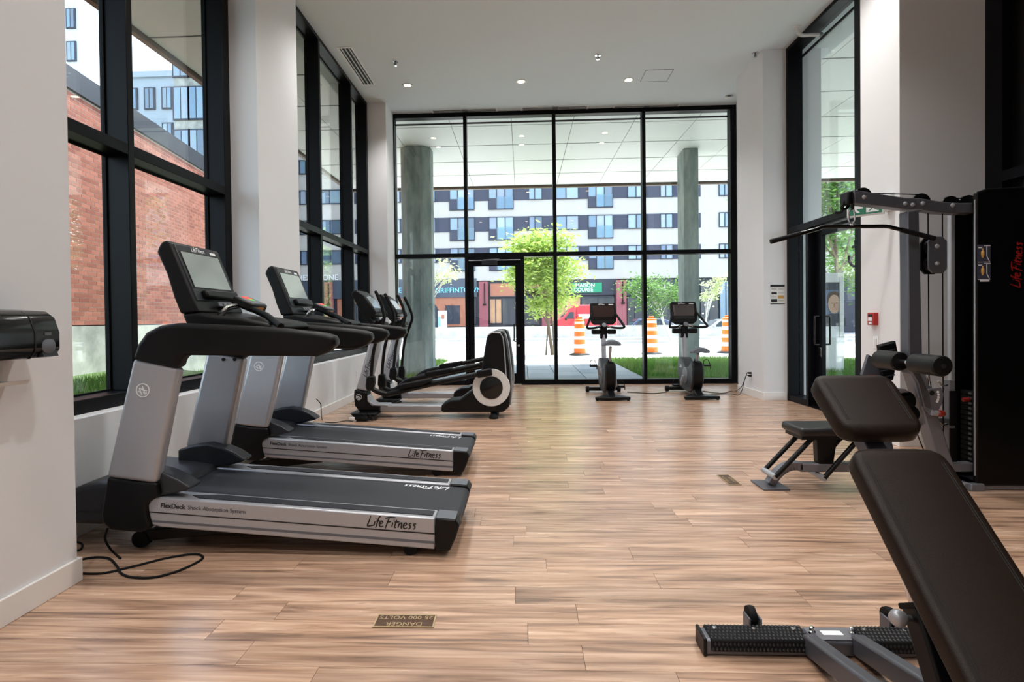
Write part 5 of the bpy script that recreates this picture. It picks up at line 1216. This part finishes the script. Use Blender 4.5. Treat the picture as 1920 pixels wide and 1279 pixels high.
    tl = math.radians(-14); KM = Matrix.Rotation(tl, 3, 'X'); kc = Vector((X(0), Y(.93), 1.245)); fy = KM @ Vector((0, -1, 0)); uz = KM @ Vector((0, 0, 1)); ux = Vector((1, 0, 0))
    pts = [(-.205, .165), (-.185, .185), (.185, .185), (.205, .165), (.21, -.02), (.20, -.12), (.15, -.165), (-.15, -.165), (-.20, -.12), (-.21, -.02)]
    vs = [kc + ux*a + uz*b + fy*d for d in (.03, -.03) for a, b in pts]; n = len(pts)
    con = MB().add(vs, [tuple(range(n)), tuple(range(2*n-1, n-1, -1))] + [(i, n+i, n+(i+1) % n, (i+1) % n) for i in range(n)]).build('console', 'black_plastic', t, bevel=0.01, seg=3)
    def cface(a0, a1, b0, b1, d, nm, mt):
        vs = [kc + ux*a + uz*b + fy*e for a in (a0, a1) for b in (b0, b1) for e in (.0295, .03+d)]
        return MB().add(vs, [(0,1,3,2),(4,6,7,5),(0,4,5,1),(2,3,7,6),(0,2,6,4),(1,5,7,3)]).build(nm, mt, con)
    cface(-.165, .165, -.045, .135, .003, 'display', 'screen_warm_reflection'); cface(-.16, .16, -.10, -.055, .004, 'button_strip', 'black_gloss'); cface(.09, .16, .148, .162, .0015, 'label_sticker', 'white_print')
    lettering('console_lettering', 'Life Fitness', 'white_print', con, 0.03, kc+uz*.150+fy*.0312-ux*.08, (1, 0, 0), uz, 0.0004, shear=.4)
    return t
bike(1.285, 8.06, .82, 'upright exercise bike on the left with the higher saddle', math.radians(100))
bike(2.56, 8.10, .70, 'upright exercise bike nearer the right pillar with the lower saddle', math.radians(-70))
# ================================================================== CABLE PULLDOWN MACHINE (right)
def cable_machine():
    YC = 4.0
    t = thing('cable_machine', 'lat pulldown cable machine with black weight tower on the right', 'gym machine', (2.6, YC, 0))
    def P(px, py, Y=YC): return PY(px, py, Y)
    # base: foot, curved front leg, beam
    f0 = PG(1446, 913)
    MB().box(f0.x-0.09, f0.x+0.09, YC-0.11, YC+0.11, 0, 0.012).build('floor_plate', 'steel_frame', t, bevel=0.003)
    leg = smooth_path([(f0.x, YC, 0.02), P(1458, 886), P(1478, 874), P(1500, 872.5)], 4)
    m = MB(); 
    for a, b in zip(leg[:-1], leg[1:]): m.beam(a-(b-a)*0.05, b+(b-a)*0.05, 0.07, 0.05)
    m.build('front_leg', 'grey_frame', t)
    zbm = P(1500, 875).z; x0 = P(1496, 875).x
    MB().box(x0, 3.09, YC-0.035, YC+0.035, zbm-0.03, zbm+0.03).build('base_beam', 'grey_frame', t, bevel=0.006)
    MB().box(3.0, 3.09, YC-0.12, YC+0.25, 0, 0.05).build('rear_cross_foot', 'grey_frame', t, bevel=0.006)
    # seat on four-bar links
    xs0, zs0 = P(1482, 800).x, P(1482, 800).z
    sx0 = xs0; sx1 = sx0+0.42; zt = 0.435
    seat = MB().box(sx0, sx1, YC-0.15, YC+0.15, zt-0.06, zt).build('seat_pad', 'black_leather', t, bevel=0.022, seg=3)
    MB().box(sx0+0.02, sx1-0.02, YC-0.12, YC+0.12, zt-0.085, zt-0.06).build('seat_plate', 'black_plastic', t)
    MB().prism([(P(1527, 815).x, zt-0.08), (P(1566, 815).x, zt-0.08), (P(1558, 868).x, zbm+0.02), (P(1530, 868).x, zbm+0.02)], YC-0.035, YC+0.035).build('seat_post', 'black_plastic', t, bevel=0.008)
    for (a, b) in (((1511, 817), (1443, 888)), ((1597, 817), (1533, 890))):
        A, B = P(*a), P(*b)
        for yy in (YC-0.085, YC+0.085):
            MB().tube([(A.x, yy, A.z), (B.x, yy, B.z)], 0.0165, 10).build('link_bar', 'black_plastic', t)
        MB().cyl((A.x, YC-0.09, A.z), (A.x, YC+0.09, A.z), 0.017).build('link_axle', 'silver_paint', t); MB().cyl((B.x, YC-0.095, B.z), (B.x, YC+0.095, B.z), 0.02).build('link_axle', 'silver_paint', t)
    # main upright: slanted lower part, vertical upper part
    up = [P(1790, 905), P(1712, 690), P(1703, 600), P(1703, 395)]
    xu = P(1701, 500).x
    low = tr([(1697, 690), (1724, 690), (1790, 905), (1762, 905)], YC)
    MB().prism(low, YC-0.05, YC+0.05).build('lower_upright', 'grey_frame', t, bevel=0.01)
    MB().prism(tr([(1693, 398), (1715, 398), (1722, 700), (1697, 700)], YC), YC-0.045, YC+0.045).build('upright', 'steel_frame', t, bevel=0.008)
    # overhead boom
    boom = tr([(1594, 358), (1640, 366), (1692, 373.5), (1715, 374), (1760, 381), (1790, 383), (1818, 382.5), (1818, 402), (1790, 402), (1750, 400), (1712, 394), (1685, 393), (1640, 388), (1596, 383)], YC)
    bm_ = MB().prism(boom, YC-0.045, YC+0.045).build('overhead_boom', 'steel_frame', t, bevel=0.006)
    for px, py in ((1620, 370), (1697, 382), (1711, 384), (1730, 381.5), (1786, 385)):
        c = P(px, py, YC-0.045); MB().lathe([(0.0145, 0), (0.013, .006), (.006, .01)], (c.x, YC-0.045, c.z), (0, -1, 0), 16).build('bolt', 'silver_paint', bm_)
    for px, py, r in ((1617, 368, .058), (1726, 380, .062), (1781, 385, .062), (1814, 384, .064)):
        c = P(px, py); MB().lathe([(r*0.9, -.012), (r, -.012), (r*0.86, 0), (r, .012), (r*0.9, .012)], (c.x, YC, c.z), (0, 1, 0), 28).build('pulley', 'black_plastic', t)
    c = P(1590, 372); MB().box(c.x-.03, c.x+.01, YC-.05, YC+.05, c.z-.05, c.z+.04).build('boom_end_cap', 'black_plastic', t, bevel=.01)
    MB().tube(smooth_path([P(1594, 383), P(1585, 392), P(1578, 390), P(1583, 378), P(1580, 384), P(1577, 398), P(1565, 399)], 4), 0.010, 8).build('bar_hook', 'black_plastic', t)
    # cables
    MB().tube([P(1617, 362, YC), P(1726, 365, YC)], 0.004, 6).build('cable', 'black_rubber', t)
    MB().tube([P(1785, 372), P(1812, 372)], 0.004, 6).build('cable', 'black_rubber', t)
    for px, y0, y1 in ((1740, 400, 712), (1767, 400, 885)): MB().tube([P(px, y0), P(px+2, y1)], 0.0042, 6).build('cable', 'black_rubber', t)
    # floating pulley block
    fb = tr([(1738, 453), (1745, 444), (1765, 444), (1773, 453), (1773, 504), (1766, 513), (1746, 513), (1738, 504)], YC-0.06)
    o = MB().prism(fb, YC-0.075, YC-0.06).build('pulley_block', 'steel_frame', t, bevel=.004); MB().prism(fb, YC+0.0, YC+0.015).build('pulley_block', 'black_plastic', t, bevel=.004)
    for py in (462, 494):
        c = P(1756, py, YC-.07); MB().lathe([(.015, 0), (.013, .006), (.006, .01)], (c.x, YC-.075, c.z), (0, -1, 0), 16).build('bolt', 'silver_paint', o)
        MB().lathe([(.05, -.012), (.052, -.012), (.044, 0), (.052, .012), (.05, .012)], (c.x, YC-.03, c.z), (0, 1, 0), 24).build('pulley', 'black_plastic', t)
    # tower: guarded weight stack
    tx = P(1787, 600).x
    YT = 3.90; tx = P(1830, 600, YT).x
    MB().prism([(tx, .03), (4.0, .03), (4.0, 2.06), (tx+.08, 2.035), (tx, 2.01)], YT, YT+.035).build('tower_shroud', 'black_panel', t, bevel=.015, seg=3)
    MB().prism([(tx+.01, .03), (4.0, .03), (4.0, 2.04), (tx+.01, 2.0)], 4.115, 4.15).build('rear_shroud', 'black_panel', t, bevel=.012, seg=3)
    MB().box(tx+.02, 4.0, YT+.035, 4.115, 1.92, 1.99).build('tower_top', 'black_panel', t)
    MB().box(tx+.36, tx+.38, YT+.035, 4.115, .05, 1.92).build('tower_divider', 'black_panel', t)
    MB().box(tx-.012, tx+.02, 4.105, 4.14, .05, 1.96).build('guide_column', 'silver_paint', t, bevel=.006)
    MB().box(tx-.004, tx+.002, YT+.004, YT+.012, .1, 1.96).build('edge_trim', 'silver_paint', t)
    MB().prism([(tx-.07, .0), (tx+.5, .0), (tx+.5, .05), (tx-.07, .05)], YT+.01, 4.2).build('tower_base', 'grey_frame', t, bevel=.006)
    for yy in (3.97, 4.06): MB().cyl((tx+.14, yy, .05), (tx+.14, yy, 1.92), .011, n=10).build('guide_rod', 'chrome', t)
    for i in range(15):
        z = .14+i*.035; c = tx+.07
        w_ = MB().box(tx+.04, tx+.30, YT+.045, 4.09, z, z+.031).build('weight_plate', 'black_rubber', t, bevel=.003, seg=1)
        MB().box(tx+.0385, tx+.04, YT+.09, YT+.115, z+.008, z+.022).build('number_label', 'grey_plastic', w_)
    MB().cyl((tx+.04, YT+.11, .60), (tx-.0, YT+.11, .60), .015).build('selector_pin', 'red_knob', t)
    # instruction panel and lettering on the tower
    a = P(1832, 459, YT); b = P(1857, 524, YT); yp = YT-.0005
    pn = MB().box(a.x, b.x, yp-.0015, yp, b.z, a.z).build('instruction_card', 'blue_black_clad', t)
    W_, H_ = b.x-a.x, a.z-b.z
    for k_ in (0, 1):
        zc = b.z+H_*(.25+.5*k_)
        MB().tube([(a.x+W_*.7, yp-.003, zc+.045), (a.x+W_*.7, yp-.003, zc-.02), (a.x+W_*.9, yp-.003, zc-.055)], .0022, 6).build('diagram_line', 'white_print', pn)
        MB().box(a.x+W_*.5, a.x+W_*.98, yp-.003, yp-.0015, zc+.048, zc+.052).build('diagram_line', 'white_print', pn); MB().box(a.x+.004, a.x+W_*.95, yp-.003, yp-.0015, zc-.060, zc-.057).build('diagram_line', 'white_print', pn)
        MB().lathe([(.004, -.03), (.010, -.01), (.010, .012), (.004, .02), (.006, .027), (.002, .034)], (a.x+W_*.4, yp-.0015, zc), n=8).build('diagram_figure', 'notice_tan', pn)
        MB().box(a.x+.006, a.x+.03, yp-.003, yp-.0015, zc+.035, zc+.042).build('diagram_text', 'white_print', pn)
    MB().box(a.x+W_*.2, a.x+W_*.9, yp-.003, yp-.0015, b.z-.014, b.z-.002).build('serial_sticker', 'white_print', pn)
    q = P(1912, 533, YT); lettering('tower_lettering', 'Life Fitness', 'red_print', t, .085, (q.x, yp-.0012, q.z-.02), (.06, 0, 1), (-1, 0, .06), .001, shear=.35, bold=.002)
    # thigh rollers on their holder
    xr, zr = 2.60, .872
    for y0, y1 in ((3.58, 3.83), (3.97, 4.2)):
        o = MB().lathe([(.02, 0), (.058, .003), (.066, .012), (.066, y1-y0-.012), (.058, y1-y0-.003), (.02, y1-y0)], (xr, y0, zr), (0, 1, 0), 28).build('thigh_roller', 'foam_black', t)
    MB().cyl((xr, 3.575, zr), (xr, 4.21, zr), .016).build('roller_shaft', 'chrome', t)
    MB().prism([(xr-.02, zr-.01), (xr+.02, zr+.01), (xr+.12, zr-.2), (xr+.14, zr-.32), (xr+.09, zr-.30), (xr+.05, zr-.14)], YC-.13, YC-.10).build('roller_arm', 'steel_frame', t, bevel=.004)
    sec = tr([(1735, 738), (1738, 729), (1762, 726), (1766, 738), (1764, 756), (1755, 772), (1742, 779), (1728, 762), (1720, 745)], YC-.06)
    o = MB().prism(sec, YC-.075, YC-.06).build('adjuster_plate', 'grey_frame', t, bevel=.002)
    for px, py in ((1758.5, 735), (1759.5, 740), (1759.5, 745), (1758.5, 749.5), (1757, 753)):
        c = P(px, py, YC-.075); MB().cyl((c.x, YC-.0765, c.z), (c.x, YC-.074, c.z), .0085, n=12).build('pin_hole', 'white_print', o)
    c = P(1747.5, 737, YC-.075); MB().cyl((c.x, YC-.0765, c.z), (c.x, YC-.074, c.z), .017, n=16).build('pin_hole', 'black_print', o)
    c = P(1735, 744, YC-.075); MB().lathe([(.014, 0), (.01, .006)], (c.x, YC-.075, c.z), (0, -1, 0), 14).build('bolt', 'silver_paint', o)
    a = P(1748, 774, YC-.09); b = P(1757, 775, YC-.09); c = P(1768, 776, YC-.09)
    MB().cyl(a, b, .02).build('plunger_collar', 'silver_paint', t); MB().lathe([(.012, 0), (.022, .01), (.023, .035), (.014, .048)], b, (1, 0, -.05), 18).build('pull_knob', 'red_knob', t)
    a = P(1741, 708); b = P(1743, 730); MB().tube([a, a.lerp(b, .3), a.lerp(b, .31), b], [.008, .008, .013, .013], 10).build('cable_end', 'chrome', t)
    # ribbed foot plate, bracket with warning label
    yy = 4.32
    fpn = [(1646, 647), (1676, 639), (1681, 664), (1672, 712), (1657, 716), (1650, 690)]
    o = MB().prism(tr(fpn, yy), yy-.02, yy+.02).build('foot_plate', 'black_rubber', t, bevel=.004)
    for i in range(6):
        u = i/5; a = P(1647+4*u, 650+58*u, yy-.022); b = P(1677+1*u, 643+60*u, yy-.022); MB().tube([a, b], .005, 6).build('tread_rib', 'dark_grey_plastic', o)
    br = tr([(1624, 664), (1630, 668), (1652, 690), (1662, 697), (1664, 735), (1640, 735), (1612, 702)], yy+.06)
    o = MB().prism(br, yy+.03, yy+.06).build('foot_plate_bracket', 'steel_frame', t, bevel=.004)
    a = P(1627, 703, yy+.03); b = P(1643, 709, yy+.03); MB().box(a.x, b.x, yy+.027, yy+.0295, b.z, a.z).build('warning_label', 'white_print', o)
    MB().box(a.x, b.x, yy+.0265, yy+.0295, a.z-.008, a.z).build('warning_stripe', 'red_print', o)
    c0 = P(1640, 733, yy+.04); MB().beam(c0, (c0.x+.1, yy+.04, zbm), .05, .06, (1, 0, 0)).build('bracket_leg', 'steel_frame', t)
    # low pulley and row handle
    for px, py, r in ((1692, 752, .075), (1703, 776, .06)):
        c = P(px, py, YC-.02); MB().lathe([(r*.85, -.03), (r, -.026), (r*.84, 0), (r, .026), (r*.85, .03)], c, (0, 1, 0), 24).build('low_pulley', 'black_plastic', t)
    MB().prism(tr([(1672, 728), (1690, 728), (1700, 740), (1678, 742)], YC), YC-.05, YC+.05).build('pulley_guard', 'grey_frame', t, bevel=.005)
    MB().prism(tr([(1705, 790), (1764, 783), (1790, 786), (1790, 797), (1764, 796), (1705, 801)], YC+.05), YC+.03, YC+.09).build('cross_strut', 'steel_frame', t, bevel=.005)
    MB().tube([P(1710, 785, YC), P(1723, 822, YC), P(1738, 860, YC)], .004, 6).build('cable', 'black_rubber', t)
    # accessory rail with hooks
    xa, xb = P(1775, 760, YC+.05).x, P(1785, 760, YC+.05).x
    MB().box(xa-.002, xb, YC+.02, YC+.09, .05, 1.02*.72).build('accessory_rail', 'grey_frame', t, bevel=.004)
    for z0, z1 in ((.42, .66), (.14, .40)): MB().box(xa-.006, xb+.004, YC+.01, YC+.02, z0, z1).build('rail_pad', 'black_plastic', t)
    for py in (722, 795):
        c = P(1776, py, YC); MB().tube([c, c+Vector((-.04, -.01, -.006)), c+Vector((-.075, -.02, .03))], .006, 8).build('hook', 'chrome', t)
    return t, P
CM, CP = cable_machine()
# lat bar hanging from the boom on a chrome clip
yb_ = 3.9
a = [PY(*v, yb_) for v in ((1445, 453), (1500, 438.5), (1548, 425), (1600, 424.5), (1662, 424.5), (1690, 431), (1752, 447))]
t = thing('lat_bar', 'long black pulldown bar hanging from the overhead boom', 'pulldown bar', (a[3].x, yb_, a[3].z))
MB().tube([a[0], a[1]], .0165, 14).build('grip', 'black_rubber', t); MB().tube([a[5], a[6]], .0165, 14).build('grip', 'black_rubber', t)
MB().tube([a[1]] + smooth_path([a[1].lerp(a[2], .7), a[2], a[3]], 4) + smooth_path([a[3].lerp(a[4], .6), a[4], a[4].lerp(a[5], .5)], 4) + [a[5]], .0135, 12).build('bar', 'black_gloss', t)
c = PY(1597, 424, yb_); top = PY(1598, 388, yb_)
MB().tube(smooth_path([c+Vector((0,0,.01)), c+Vector((.02,0,.04)), c+Vector((.015,0,.10)), top+Vector((0,0,-.01)), c+Vector((-.015,0,.10)), c+Vector((-.02,0,.04)), c+Vector((0,0,.01))], 5), .0055, 8).build('snap_clip', 'chrome', t)
MB().lathe([(.012, 0), (.02, .006), (.02, .014), (.01, .02)], c+Vector((0, 0, -.002)), n=14).build('swivel', 'chrome', t)
MB().cyl(top+Vector((0, 0, -.02)), top+Vector((0, .0, .02)), .012).build('cable_stop', 'black_rubber', t)

# ================================================================== DECLINE BENCH (foreground right)
def bench():
    XC = 1.07
    t = thing('adjustable_bench', 'brown padded adjustable bench in the right foreground', 'bench', (XC, 1.5, 0))
    # pads slope down towards the viewer: s runs from the raised far end
    def pad(nm, Y0, Z0, Y1, Z1, w0, w1, th, n=10, bulge=.012, corner=.06):
        A, B = Vector((0, Y0, Z0)), Vector((0, Y1, Z1)); d = (B-A); L = d.length; d.normalize(); nn_ = Vector((0, -d.z, d.y))
        if nn_.z < 0: nn_ = -nn_
        rings = []
        ss = [0, .008, .025, corner*.6, corner, *[corner+(L-2*corner)*i/n for i in range(1, n)], L-corner, L-corner*.6, L-.025, L-.008, L]
        for s_ in ss:
            e = min(s_, L-s_); k = 1.0 if e >= corner else math.sqrt(max(0, 1-((corner-e)/corner)**2))
            hw = (w0+(w1-w0)*s_/L)/2 - corner*.75*(1-k)
            tt = th/2*(.55+.45*min(1, e/.022)**.5)
            c = A + d*s_; sec = []
            r_ = .02
            for sx, sn in ((-1, -1), (1, -1), (1, 1), (-1, 1)):
                for q in range(4):
                    an = (q/3)*(PI/2)
                    ca, sa = (math.cos(an), math.sin(an))
                    if (sx, sn) in ((1, -1), (-1, 1)): ca, sa = sa, ca
                    top = bulge*(.0) if sn < 0 else 0
                    sec.append(c + Vector((XC+sx*(hw-r_+r_*ca), 0, 0)) + nn_*(sn*(tt-r_*.7+r_*.7*sa)))
            # order points around
            cx_ = sum(sec, Vector())/len(sec)
            sec.sort(key=lambda p: math.atan2((p-cx_).dot(nn_), p.x-cx_.x)); rings.append(sec)
        o = MB().loft(rings).build(nm, 'brown_leather', t)
        for sx in (-1, 1):
            for off in (.024, .030):
                pts = []
                for i in range(13):
                    s_ = corner*.9+(L-1.8*corner)*i/12; hw = (w0+(w1-w0)*s_/L)/2
                    pts.append(A + d*s_ + Vector((XC+sx*(hw-off), 0, 0)) + nn_*(th/2+.0002))
                MB().tube(pts, .0013, 5).build('seam_stitch', 'stitch', o)
        MB().loft([[p-nn_*(th*.5+.008)+Vector((0,0,0)) for p in (A+d*.05+Vector((XC-w0/2+.03,0,0)), A+d*.05+Vector((XC+w0/2-.03,0,0)), A+d*.05+Vector((XC+w0/2-.03,0,0))+nn_*.008, A+d*.05+Vector((XC-w0/2+.03,0,0))+nn_*.008)],
                   [p-nn_*(th*.5+.008) for p in (B-d*.05+Vector((XC-w1/2+.03,0,0)), B-d*.05+Vector((XC+w1/2-.03,0,0)), B-d*.05+Vector((XC+w1/2-.03,0,0))+nn_*.008, B-d*.05+Vector((XC-w1/2+.03,0,0))+nn_*.008)]]).build('pad_board', 'black_plastic', o)
        return A, B, d, nn_
    A, B, d, nn_ = pad('back_pad', 1.68, .795, .95, .125, .262, .265, .062, 12)
    pad('seat_pad', 1.90, .985, 1.71, .83, .25, .235, .065, 6, corner=.05)
    # frame under the pads
    b0 = Vector((XC, 1.80, .84)); 
    MB().beam(Vector((XC, 1.85, .86)), Vector((XC, 1.02, .13)), .06, .05).build('pad_rail', 'steel_frame', t, bevel=.006)
    p_lo, p_hi = Vector((XC+.005, 1.42, .15)), Vector((XC-.0, 1.74, .74))
    ax = (p_hi-p_lo).normalized(); p_m = p_lo.lerp(p_hi, .44)
    MB().tube([p_m-ax*.05, p_hi], .026, 16).build('inner_post', 'chrome', t)
    MB().beam(p_lo-ax*.12, p_m, .07, .07, (1, 0, 0)).build('outer_sleeve', 'black_plastic', t, bevel=.008)
    MB().beam(p_m-ax*.012, p_m+ax*.004, .077, .077, (1, 0, 0)).build('sleeve_collar', 'black_rubber', t, bevel=.004)
    kb = p_m-ax*.035+Vector((-.035, 0, 0))
    MB().cyl(kb, kb+Vector((-.015, 0, 0)), .008).build('plunger_shaft', 'steel_frame', t)
    MB().lathe([(.004, 0), (.016, .005), (.023, .018), (.022, .03), (.014, .04), (.003, .043)], kb+Vector((-.012, 0, 0)), (-1, 0, 0), 20).build('pop_pin_knob', 'silver_paint', t)
    # front foot bar with two knurled grips
    yb = 2.03; zc = .047; cx = 1.09
    MB().box(cx-.46, cx+.46, yb-.045, yb+.045, .004, .06).build('foot_bar', 'steel_frame', t, bevel=.012, seg=3)
    for s_ in (-1, 1):
        xa, xb = (cx-.44, cx-.09) if s_ < 0 else (cx+.09, cx+.44)
        g = MB().box(xa, xb, yb-.052, yb+.05, .02, .066).build('foot_grip', 'black_rubber', t, bevel=.008)
        k = MB(); n = 26; st = (xb-xa)/n
        for i in range(n):
            for j in range(5):
                x_ = xa+st*(i+.5+(.5 if j % 2 else 0)); y_ = yb-.04+j*.02
                if x_ > xb-.004: continue
                q = Vector((x_, y_, .0658)); k.add([q+Vector((-st*.42, 0, 0)), q+Vector((0, -.0085, 0)), q+Vector((st*.42, 0, 0)), q+Vector((0, .0085, 0)), q+Vector((0, 0, .004))], [(0,1,4),(1,2,4),(2,3,4),(3,0,4)])
            for j in range(2):
                x_ = xa+st*(i+.5+(.5 if j % 2 else 0)); z_ = .032+j*.017
                if x_ > xb-.004: continue
                q = Vector((x_, yb-.0518, z_)); k.add([q+Vector((-st*.42, 0, 0)), q+Vector((0, 0, -.008)), q+Vector((st*.42, 0, 0)), q+Vector((0, 0, .008)), q+Vector((0, -.004, 0))], [(0,1,4),(1,2,4),(2,3,4),(3,0,4)])
        tag(k.build('knurling', 'dark_grey_plastic', g, smooth=False, fix=False), kind='stuff')
        for u in (.1, .5, .9):
            x_ = xa+(xb-xa)*u; MB().lathe([(.009, 0), (.008, .003), (.003, .004)], (x_, yb+.022, .0668), n=12).build('screw', 'chrome', g)
        xe = cx+s_*.46; MB().box(xe-.006, xe+.006, yb-.05, yb+.05, .002, .066).build('end_cap', 'black_plastic', t, bevel=.004)
        xw = cx+s_*.25; w_ = MB().lathe([(.012, -.014), (.034, -.012), (.036, 0), (.034, .012), (.012, .014)], (xw, yb+.085, .08), (1, 0, 0), 22).build('transport_wheel', 'black_rubber', t)
        MB().box(xw-.024, xw-.016, yb+.04, yb+.10, .02, .09).box(xw+.016, xw+.024, yb+.04, yb+.10, .02, .09).build('wheel_bracket', 'steel_frame', t, bevel=.003)
        bx_ = cx+s_*.07; MB().lathe([(.013, 0), (.013, .008), (.009, .012), (.009, .022), (.004, .026)], (bx_, yb+.0, .063), n=12).build('bolt', 'chrome', t)
        MB().beam((cx+s_*.083-.01, yb-.03, .042), (XC+s_*.085, 1.28, .19), .05, .07).build('base_tube', 'steel_frame', t, bevel=.01)
    MB().box(cx-.085, cx+.085, yb-.04, yb+.04, .0595, .064).build('mount_plate', 'grey_frame', t, bevel=.002)
    MB().box(cx-.035, cx+.035, yb-.012, yb+.016, .064, .0646).build('serial_sticker', 'white_print', t)
    MB().box(XC-.28, XC+.28, .88, .97, .008, .07).build('rear_foot_bar', 'steel_frame', t, bevel=.01)
    for s_ in (-1, 1): MB().beam((XC+s_*.075, 1.29, .20), (XC+s_*.075, .93, .05), .05, .07).build('base_tube', 'steel_frame', t, bevel=.01)
    MB().box(XC-.11, XC+.11, 1.24, 1.34, .15, .23).build('pivot_block', 'black_plastic', t, bevel=.01)
bench()

# ================================================================== CORDS
def cord(pts, r, label, nm='power_cable', mt='black_rubber', plug=None):
    pts = [Vector(p) for p in pts]
    t = thing(nm, label, 'cord', pts[0]); MB().tube(smooth_path(pts, 8), r, 8).build('cable', mt, t)
    if plug: 
        a, b = Vector(plug[0]), Vector(plug[1]); MB().tube([a, a.lerp(b, .4), b], [.009, .014, .015], 10).build('plug', mt, t)
    return t
z = .006
g = lambda px, py: PG(px, py, z)
cord([PY(202, 990, 2.82), PY(197, 1010, 2.80), PG(208, 1031, z), PG(226, 1047, z)], .0055, 'black cord dropping from the near treadmill front boot')
cord([g(120, 1068), g(158, 1048), g(200, 1046), g(218, 1060), g(226, 1074), g(245, 1082), g(285, 1083), g(330, 1072), g(370, 1054), g(380, 1044), g(362, 1039), g(310, 1047), g(250, 1062), g(190, 1075), g(130, 1074)], .0055, 'black cord looping on the floor before the near treadmill')
cord([g(128, 1036), g(150, 1031), g(154, 1021), g(143, 1016), g(128, 1015)], .0055, 'short black cord loop at the foot of the near left wall')
cord([PY(593, 748, 5.3), PY(601, 757, 5.3), PY(602, 765, 5.4), PG(604, 787, z), PG(612, 792, z), PG(630, 792, z), PG(648, 789, z), PG(662, 790, z)], .0045, 'black cord running from the second treadmill to the ellipticals')
cord([g(1176, 735), g(1205, 737), g(1230, 737.5), g(1250, 735)], .005, 'black cord on the floor between the two exercise bikes')
pl = OUT_R
cord([g(1318, 733), g(1340, 736.5), g(1358, 737), PG(1368, 734, z), PG(1380, 733, z)] + [Vector((3.30, pl.y+.12, .14)), Vector((3.345, pl.y+.04, pl.z+.02))], .005, 'upper black cord plugged into the right pillar outlet', plug=((3.345, pl.y+.035, pl.z+.02), (3.393, pl.y, pl.z+.02)))
cord([g(1320, 741), g(1350, 739), g(1372, 738.5), PG(1384, 741, z), Vector((3.31, pl.y+.16, .06)), Vector((3.33, pl.y+.06, pl.z-.04)), Vector((3.348, pl.y+.02, pl.z-.02))], .005, 'lower black cord plugged into the right pillar outlet', plug=((3.347, pl.y+.015, pl.z-.02), (3.393, pl.y, pl.z-.02)))
for (px, py, Y, lb) in ((680, 784, 6.6, 'tangle of black cord and adapter under the near elliptical'), (735, 756, 7.78, 'tangle of black cord and adapter under the far elliptical')):
    c = PG(px, py+6, 0); t = thing('power_adapter', lb, 'adapter', c, 'adapters under the ellipticals')
    MB().box(c.x-.07, c.x+.05, c.y-.03, c.y+.03, 0.0, .045).build('adapter_box', 'black_plastic', t, bevel=.006)
    r = random.Random(px); 
    for k_ in range(3):
        pts = [c+Vector((r.uniform(-.16, .16), r.uniform(-.06, .06), max(.012, abs(r.gauss(.03, .03))))) for _ in range(6)]; MB().tube(smooth_path([c+Vector((.04, 0, .03))]+pts, 5), .0045, 6).build('cord_loop', 'black_rubber', t)
    MB().box(c.x-.16, c.x-.09, c.y-.02, c.y-.005, .02, .05).build('tag', 'white_print', t)
